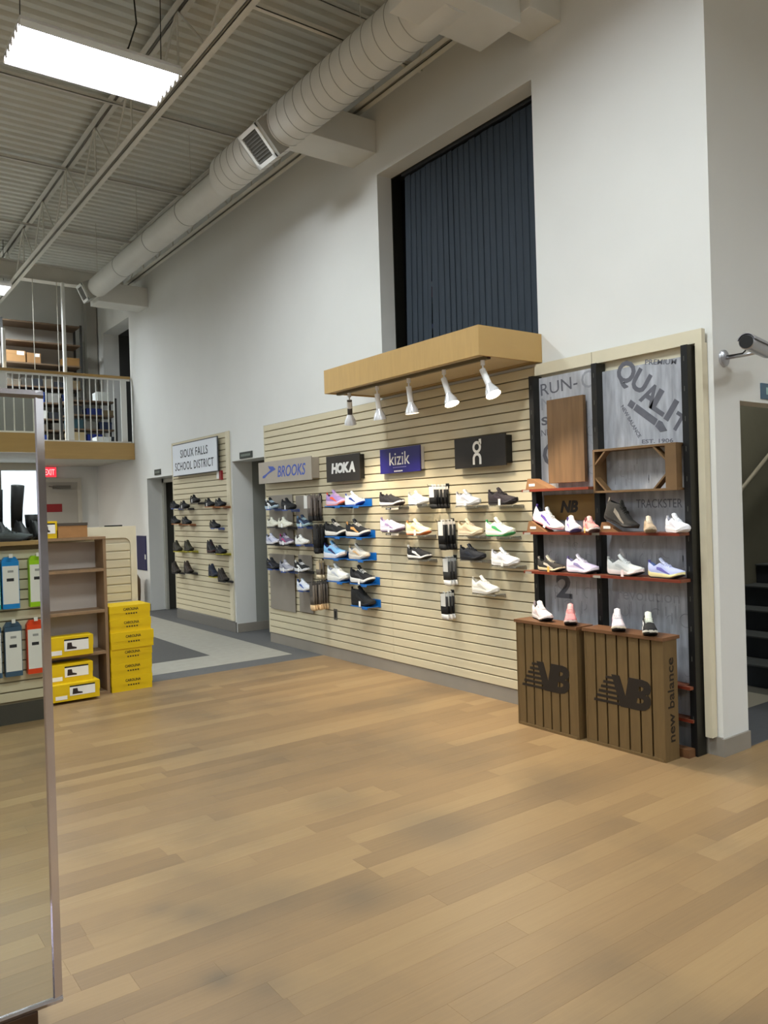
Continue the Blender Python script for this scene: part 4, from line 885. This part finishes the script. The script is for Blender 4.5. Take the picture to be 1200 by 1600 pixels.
def boot_box(label, x0, x1, yf, z, h, d=.30, face=True, rz=0.):
    w = x1-x0; t = fthing('boot_box', label, 'box', x0, yf, z, BOXES)
    if rz: t.matrix_world = t.matrix_world @ Matrix.Rotation(rz, 4, 'Y')
    bx('carton', (.003, 0, -d+.003), (w-.003, h*.62, -.003), YEL, t); bx('lid', (0, h*.45, -d), (w, h-.0006, 0), YEL, t)
    if face:
        bx('size_label', (w*.52, h*.28, .0003), (w*.92, h*.80, .001), PAPER, t); bx('label_bar', (w*.52, h*.80, .0003), (w*.92, h*.88, .0012), BLACK, t)
        MB().prism([(w*.56, h*.36), (w*.72, h*.36), (w*.72, h*.44), (w*.65, h*.50), (w*.64, h*.70), (w*.57, h*.70)], .001, .0016).build('boot_picture', M('#2a1d1a', .6), t)
        bx('bar_code', (w*.30, h*.12, -.0025), (w*.48, h*.34, .0011), PAPER, t); MB().tube([(w*.12, h*.38, -.002), (w*.12, h*.38, .0012)], .012, 12).build('finger_hole', BLACK, t)
    else:
        text('CAROLINA', M('#2a2408', .6), t, (w*.52, h*.72, .0002), .024, .135, .03, ext=.0006); text('- - - - -', M('#3a3310', .6), t, (w*.53, h*.40, .0002), .012, .10, .04, ext=.0006)
    return t
zs = [0, .128, .252, .376, .522, .632, .752]; nm = ('bottom', 'second from the bottom', 'third from the bottom', 'fourth from the bottom, sticking out', 'second from the top', 'topmost')
for i in range(6):
    sh = (.0, .0, .005, .018, .004, .0)[i]
    boot_box('yellow boot box in the floor stack beside the bookcase, '+nm[i], 2.068+(0 if i != 3 else -.0), 2.43+sh, 6.935-(.015 if i == 3 else 0), zs[i], zs[i+1]-zs[i], .30, False)
tag(bx('red_tab', (2.0665, 6.925, .55), (2.0675, 6.934, .62), M('#7a1f16', .5)), 'small dark red tab beside the stacked yellow boxes', 'tab')
boot_box('yellow boot box alone on the third bookcase shelf', 1.42, 1.915, 6.90, .3755, .165, .16)
boot_box('yellow boot box in the bottom compartment, upper of two', 1.42, 1.90, 6.88, .165, .150, .17)
boot_box('yellow boot box in the bottom compartment, lower of two', 1.42, 1.93, 6.80, .0255, .139, .22)
boot_box('yellow boot box standing on top of the bookcase', 1.46, 1.665, 6.955, 1.3705, .145, .20)
t = fthing('cardboard_box', 'brown cardboard box with dark lid on top of the bookcase', 'box', 1.672, 6.96, 1.3705); bx('carton', (0, 0, -.2), (.24, .10, 0), CARD, t); bx('lid', (-.003, .1005, -.203), (.243, .125, .003), M('#4a4138', .7), t)
tag(bx('marker_pen', (2.16, 7.3, 1.4455), (2.32, 7.315, 1.458), BLACK), 'black marker lying on the gondola top edge', 'pen')
# navy board and wooden bin behind the gondola
t = wthing('notice_board', 'plain dark navy board on the white wall left of the far doorway', 'board', WX, 12.94, .64); bx('panel', (0, 0, .001), (.42, .56, .02), NAVY, t); bx('clip', (.38, .18, .02), (.42, .26, .024), PAPER, t)
t = thing('waste_bin', 'brown rounded bin standing by the wall behind the gondola', 'bin', (4.12, 12.62, 0))
MB().tube([(0, 0, 0), (0, 0, .3), (0, 0, .50), (0, 0, .58)], [.13, .15, .15, .11], 20).build('body', M('#6b5030', .5, var=.1), t, True); MB().tube([(0, 0, .581), (0, 0, .60)], [.10, .05], 20).build('cap', BLACKM, t, True)

# ------------------------------------------------------------ far end: door, exit sign, mezzanine rail and stock
d = struct(bx('door_1', (3.05, YB-.045, 0), (3.98, YB-.001, 2.18), M('#a6a198', .6))); mb = MB(); mb.box((2.98, YB-.06, 0), (3.05, YB, 2.25)); mb.box((3.98, YB-.06, 0), (4.05, YB, 2.25)); mb.box((3.05, YB-.06, 2.18), (3.98, YB, 2.25)); mb.build('door_frame', M('#bdb8ac', .5), d)
bx('door_closer', (3.55, YB-.10, 2.06), (3.85, YB-.046, 2.12), M('#6b675f', .5, .3), d); MB().tube([(3.6, YB-.09, 2.09), (3.45, YB-.2, 2.10)], .01, 6).build('closer_arm', M('#6b675f', .5), d)
sg = bx('door_sign', (3.42, YB-.05, 1.64), (3.70, YB-.0455, 1.785), M('#8a1d20', .5), d)
t = fthing('exit_sign', 'lit red exit sign partly hidden behind the mirror frame', 'sign', 3.39, YB-.03, 2.27); bx('case', (0, 0, -.029), (.24, .19, 0), M('#c8c4ba', .5), t); bx('face', (.01, .01, .0005), (.23, .18, .006), M('#ff2a3a', .4, emit=1.6), t)
text('EXIT', M('#ffb0b0', .4, emit=1.2), t, (.12, .095, .006), .11, .17, .02)
base('baseboard_back', (XL, YB-.014, 0), (2.98, YB, .11))
t = thing('pendant_lamp', 'round ceiling lamp under the mezzanine, outside the picture', 'light', (1.2, 13.7, 2.44), 0, 'lamps under the mezzanine')
MB().tube([(0, 0, .029), (0, 0, 0)], .17, 24).build('lamp_body', M('#fff6e8', .4, emit=4), t, 30)
ld = bpy.data.lights.new('lamp_light', 'AREA'); ld.shape = 'DISK'; ld.size = .33; ld.energy = 95; ld.color = (1, .92, .80); lo = bpy.data.objects.new('lamp_light', ld); COL.objects.link(lo); lo.parent = t; lo.location = (0, 0, -.004)
def railing(label, y, x0, x1, posts, sgn=1, pitch=.0955):
    t = thing('mezzanine_railing', label, 'railing', (0, y, 2.736))
    bx('handrail', (x0, -.045, 1.06), (x1, .02, 1.10), OAK, t); bx('top_channel', (x0, -.02, 1.03), (x1, .005, 1.0595), WHITE, t); bx('bottom_channel', (x0, -.02, .0), (x1, .005, .025), WHITE, t)
    for p in posts: bx('post', (p-.045, -.035, .0255), (p+.045, .0, 1.0295), WHITE, t)
    x = x0+.06
    while x < x1-.02:
        if all(abs(x-p) > .06 for p in posts): MB().tube([(x, -.008, .026), (x, -.008, 1.029)], .009, 6).build('baluster', WHITE, t, True)
        x += pitch
    return t
railing('white mezzanine railing with oak handrail at the far end', 13.02, 2.0, 4.33, (2.4, 3.37, 4.22))
t = thing('steel_column', 'white tube column rising from the mezzanine railing to the roof', 'column', (3.335, 13.10, 2.72)); MB().tube([(0, 0, 0), (0, 0, 5.28-2.72)], .03, 16).build('shaft', WHITE, t, 30); bx('base_plate', (-.08, -.08, 0.0005), (.08, .08, .012), STEEL, t)
for x, l in ((2.88, 'thin hanging cable above the mezzanine, left of the column'), (3.24, 'thin hanging cable just beside the white column')):
    t = thing('hanging_cable', l, 'cable', (x, 13.08, 3.82)); MB().tube([(0, 0, 0), (0, 0, 5.28-3.82)], .006, 5).build('wire', M('#c4c0b4', .5), t)
t = thing('steel_column', 'short white post at the left edge above the handrail', 'column', (2.45, 13.12, 2.72)); MB().tube([(0, 0, 0), (0, 0, 1.75)], .028, 12).build('shaft', WHITE, t, 30); bx('base_plate', (-.06, -.06, 0.0005), (.06, .06, .01), STEEL, t)
# stock racks
RK = M('#6d5844', .6, var=.1); RKP = M('#3c3b3a', .5)
def rack(label, x0, x1, y0, y1, z0, shelves, top, back=None):
    t = thing('stock_rack', label, 'rack', (x0, y0, z0)); w, d = x1-x0, y1-y0
    for px_ in (0, w-.035):
        for py_ in (0, d-.035): bx('post', (px_, py_, 0), (px_+.035, py_+.035, top-z0), RKP, t)
    for z in shelves: bx('shelf', (.036, 0, z-z0-.025), (w-.036, d, z-z0), RK, t)
    if back: bx('back_sheet', (.036, d+.0005, shelves[0]-z0), (w-.036, d+.006, top-z0), back, t)
    return t
zz = [2.86, 3.05, 3.24, 3.52, 3.79, 4.18, 4.55, 4.88]
rack('tall stock rack with pale back on the mezzanine, left of the corner', 2.62, 3.93, 14.25, 14.70, 2.721, zz, 4.90, M('#b3aea6', .7))
rack('short dark stock rack on the mezzanine behind the right railing', 3.45, 4.30, 13.62, 13.98, 2.721, [2.80, 3.02, 3.26, 3.50], 3.56)
nb = 0
def stock(x0, x1, y0, z, h, col, label, d=.28):
    t = thing('stock_box', label, 'box', (x0, y0, z+.0008), 0, 'stock boxes on the mezzanine'); w = x1-x0
    c = M(col, .7, var=.04, scale=6); bx('carton', (0.002, .002, 0), (w-.002, d, h*.7), c, t); bx('lid', (0, 0, h*.7+.0005), (w, d+.002, h), c, t); return t
for k, (x0, x1, z, h, c, l) in enumerate((
 (2.70, 3.00, 4.18, .19, '#a27a4e', 'cardboard stock box with white label, upper rack, leftmost'), (3.02, 3.24, 4.18, .17, '#9c744a', 'cardboard stock box with white label, upper rack, second'), (3.62, 3.88, 4.18, .14, '#96703f', 'low cardboard stock box right of the column, upper rack'),
 (2.66, 3.28, 3.52, .17, '#1f3f8c', 'long blue stock box just under the handrail, far left'), (3.34, 3.55, 3.52, .16, '#8c8a86', 'grey stock box under the handrail, left of the column'), (3.58, 3.70, 3.52, .15, '#1f2f66', 'dark blue stock box next to the grey one under the handrail'),
 (2.98, 3.32, 3.24, .14, '#d9d8d4', 'white stock box bundle on the rack left of the column'), (2.70, 2.94, 3.24, .12, '#3d4246', 'dark grey stock box on the rack, white railing in front'), (3.02, 3.30, 2.86, .10, '#20357c', 'blue stock box on the lowest rack shelf'), (3.40, 3.62, 3.05, .12, '#77726a', 'taupe stock box on the low rack shelf'))):
    t = stock(x0, x1, 14.27, z, h, c, l)
    if 'label' in l: bx('white_label', ((x1-x0)*.55, -.0015, h*.62), ((x1-x0)*.92, -.0002, h*.95), PAPER, t)
for k, (x0, x1, z, h, c, l) in enumerate(((3.50, 3.74, 3.02, .15, '#2c4a55', 'teal grey stock box behind the right railing'), (3.76, 3.98, 3.02, .13, '#6f6d68', 'grey stock box behind the right railing'), (3.50, 3.72, 3.26, .14, '#3a3c40', 'charcoal stock box behind the right railing, upper shelf'), (3.80, 4.06, 3.26, .11, '#17296a', 'navy stock box behind the right railing, upper shelf'),
   (3.50, 3.76, 2.80, .16, '#b8a480', 'tan stock box behind the right railing, lowest shelf'), (3.80, 4.05, 2.80, .13, '#1c2f84', 'royal blue stock box behind the right railing, lowest shelf'))):
    stock(x0, x1, 13.64, z, h, c, l)
stock(3.98, 4.20, 13.64, 3.50, .16, '#dfe4e2', 'white box on top of the short rack behind the right railing'); stock(3.83, 4.06, 13.2, 2.721, .13, '#e2e6e6', 'white box on the mezzanine floor behind the right railing')
t = thing('loft_column', 'grey square pilaster in the mezzanine back corner', 'column', (4.25, 14.85, 2.721)); bx('shaft', (-.09, -.09, 0), (.09, .09, 5.9-2.721), M('#a4a199', .7), t)

pal = ('#2b2d33', '#3a3d44', '#4a4640', '#25304f', '#5b5448', '#6b6154', '#33312e', '#7a6a50')
def fill(xs, y0, z, hmax, label, group):
    x = xs[0]; k = 0
    while x < xs[1]-.1:
        w = min(random.uniform(.14, .24), xs[1]-x); t = stock(x+.003, x+w-.004, y0, z, random.uniform(.55, .95)*hmax, random.choice(pal), label+', '+('first', 'second', 'third', 'fourth', 'fifth', 'sixth', 'seventh', 'eighth', 'ninth')[k]+' from left'); t['group'] = group; x += w; k += 1
fill((3.34, 3.88), 14.27, 3.24, .16, 'dark stock box on the crowded middle rack shelf, mezzanine', 'dark boxes on the middle shelf'); fill((2.68, 3.38), 14.27, 3.05, .13, 'dark stock box on the crowded low rack shelf, mezzanine', 'dark boxes on the low shelf'); fill((3.64, 3.89), 14.27, 2.86, .13, 'dark stock box on the lowest rack shelf near the corner', 'dark boxes on the lowest shelf'); fill((2.68, 3.0), 14.27, 2.86, .12, 'dark stock box on the lowest rack shelf at left', 'dark boxes on the lowest shelf')
fill((3.74, 3.89), 14.27, 3.52, .14, 'dark stock box at the right end of the blue box shelf', 'dark boxes beside blue'); fill((2.7, 3.88), 14.27, 3.79, .15, 'dark stock box on the shelf just above the handrail', 'dark boxes above the handrail'); fill((4.07, 4.25), 13.64, 3.26, .12, 'dark stock box on the short rack, upper shelf', 'dark boxes on the short rack'); fill((4.0, 4.25), 13.64, 3.02, .14, 'dark stock box on the short rack, middle shelf', 'dark boxes on the short rack'); fill((4.07, 4.25), 13.64, 2.80, .14, 'dark stock box on the short rack, bottom shelf', 'dark boxes on the short rack')
# ------------------------------------------------------------ floor mirror in the left foreground
MY, MX1, MX0, MZ0, MZ1 = 2.51, .572, -.10, .088, 1.93
t = thing('standing_mirror', 'tall floor mirror in a polished metal frame at the left edge', 'mirror', (0, MY, 0))
bx('mirror_glass', (MX0+.024, -.001, MZ0+.018), (MX1-.026, .004, MZ1-.024), M('#e4e9e4', .0, 1.), t)
FRM = M('#cdc9d2', .11, 1.)
def strip(nm, pts, axis, a, b): return MB().prism(pts, a, b, axis).build(nm, FRM, t)
# side rails carry a shallow bevel; prism profile in (x, y) for verticals and (y, z) for horizontals
strip('frame_side', [(MX1-.026, -.002), (MX1-.022, -.007), (MX1, -.004), (MX1, .02), (MX1-.026, .02)], 2, MZ0, MZ1); strip('frame_side', [(MX0+.024, -.002), (MX0+.02, -.007), (MX0, -.004), (MX0, .02), (MX0+.024, .02)], 2, MZ0, MZ1)
strip('frame_top', [(-.006, MZ1-.024), (-.009, MZ1-.014), (-.004, MZ1+.001), (.021, MZ1+.001), (.021, MZ1-.024)], 0, MX0, MX1); strip('frame_bottom', [(-.006, MZ0+.018), (-.012, MZ0+.012), (-.004, MZ0-.001), (.021, MZ0-.001), (.021, MZ0+.018)], 0, MX0, MX1)
bx('back_board', (MX0+.03, .0045, MZ0+.02), (MX1-.03, .018, MZ1-.03), M('#3a2a1a', .7), t)
bx('base_foot', (MX0+.02, -.005, 0), (MX1-.07, .24, MZ0-.002), M('#3b2514', .5, var=.15, scale=8), t, bevel=.003); MB().prism([(.022, MZ0), (.2, MZ0), (.03, 1.3), (.022, 1.3)], .2, .24, 0).build('rear_brace', M('#3b2514', .5), t)

# what stands behind the camera and shows in the mirror
RVY = lambda vy: 2*MY-vy
t = thing('rear_gondola', 'beige slat gondola with hanging boxes reflected in the mirror', 'gondola', (-.3, RVY(6.44), 0))
GL = 2.6
bx('kick_base', (0, -.42, 0), (GL, -.0, .15), M('#4a463e', .7), t); bx('core', (.02, -.30, .1505), (GL-.02, -.012, 1.345), GROOVE, t); bx('top_shelf', (-.02, -.36, 1.3455), (GL+.02, .07, 1.375), M('#a98a5a', .5, var=.08), t)
me = MB().prism([(-.0118, .005), (-.002, .005), (0, .008), (0, .069), (-.002, .0715), (-.0118, .0715)], .02, GL-.02, 0).mesh('slat', SLAT)
for i in range(15):
    o = link('slat', me, t); o.location = (0, 0, .165+i*.0765)
def hang_box(label, cx, ztop, h, col, w=.118, dep=.06):
    y0 = RVY(6.44)+.001; t = thing('hanging_box', label, 'box', (cx, y0, ztop-h), 0, 'hanging boxes reflected in the mirror')
    c = M(col, .4); bx('carton', (-w/2, .005, 0), (w/2, .005+dep, h*.86), c, t); MB().prism([(-w/2, h*.862), (w/2, h*.862), (w*.32, h*.94), (-w*.32, h*.94)], .01, .0+dep, 1).build('sloped_top', c, t)
    bx('white_face', (-w/2+.004, .0053+dep, h*.09), (w/2-.004, .0063+dep, h*.78), PAPER, t); bx('picture', (-.028, .0064+dep, h*.50), (.022, .007+dep, h*.555), M('#2b2b30', .6), t); bx('emblem', (-.02, .0064+dep, h*.66), (.02, .007+dep, h*.70), M('#9a9a98', .6), t)
    bx('hook', (-.004, .0, h*.945), (.004, .03+dep, h*.96), CHROME, t); bx('hook_tip', (-.013, .0305+dep, h*.93), (.013, .0335+dep, h*1.0), PAPER, t)
hang_box('blue hanging box with white face, reflected upper row', 1.185, 1.285, .41, '#1486d0'); hang_box('lime green hanging box, reflected upper row at the mirror edge', 1.375, 1.285, .41, '#9ccf14'); hang_box('teal hanging box, reflected at the left edge', 1.055, 1.285, .41, '#1fa39a')
hang_box('slate blue hanging box, reflected lower row middle', 1.19, .80, .43, '#3f5a72'); hang_box('orange hanging box, reflected lower row at the mirror edge', 1.345, .80, .43, '#e8481c'); hang_box('slate hanging box, reflected at the lower left edge', 1.05, .80, .43, '#44607a')
def tall_boot(label, x, h, lean, up):
    t = thing('tall_boot', label, 'boot', (x, RVY(6.44)-.19, 1.3755), math.radians(80), 'boots reflected in the mirror'); t.rotation_euler = (0, 0, math.radians(80))
    for k in ('outsole', 'midsole', 'upper', 'lining'): inst(k, KIT['boot'][k], M(up, .6), t)
    MB().tube([(-.09, 0, .10), (-.09+lean*.3, 0, h*.6), (-.09+lean, 0, h)], [.042, .045, .05], 14).build('shaft', M(up, .6), t, True)
tall_boot('tall black boot reflected at the left of the mirror', 1.18, .40, .0, '#141416'); tall_boot('tall black boot with leaning shaft reflected in the mirror', 1.32, .43, .05, '#17171a'); tall_boot('short black boot reflected beside the mirror frame', 1.43, .20, .0, '#121214'); tall_boot('tall dark boot reflected beyond the left boot', 1.06, .40, 0., '#1a1715')
for lb, x, y, c in (('dark grey shoe reflected in front of the boots', 1.22, .03, '#4a4f50'), ('black shoe reflected in front near the frame', 1.60, .03, '#17171c')):
    shoe(lb, 'walk', .28, (x, RVY(6.44)+y-.02, 1.3755), 15, c, '#26262a', None, group='shoes reflected in the mirror')
railing('white railing of the opposite mezzanine, reflected in the mirror', -6.78, 1.0, 3.6, (2.05, 3.1), pitch=.125)
rack('stock rack on the opposite mezzanine, reflected in the mirror', 1.9, 3.3, -8.6, -8.15, 2.721, [2.80, 3.12, 3.45, 3.75], 3.9, M('#55524d', .8))
for x0, x1, h, c, l in ((2.30, 2.55, .20, '#d03048', 'red stock box with white lid, reflected, larger'), (2.57, 2.74, .12, '#c22440', 'red stock box with white lid, reflected, smaller'), (2.76, 2.98, .10, '#1a2350', 'navy stock box beside the red ones, reflected')):
    t = thing('stock_box', l, 'box', (x0, -8.5, 3.1208), 0, 'reflected stock boxes'); bx('carton', (0, 0, 0), (x1-x0, .34, h*.72), M(c, .6), t); bx('lid', (-.002, -.002, h*.72+.0005), (x1-x0+.002, .342, h), PAPER if 'white' in l else M(c, .6), t)
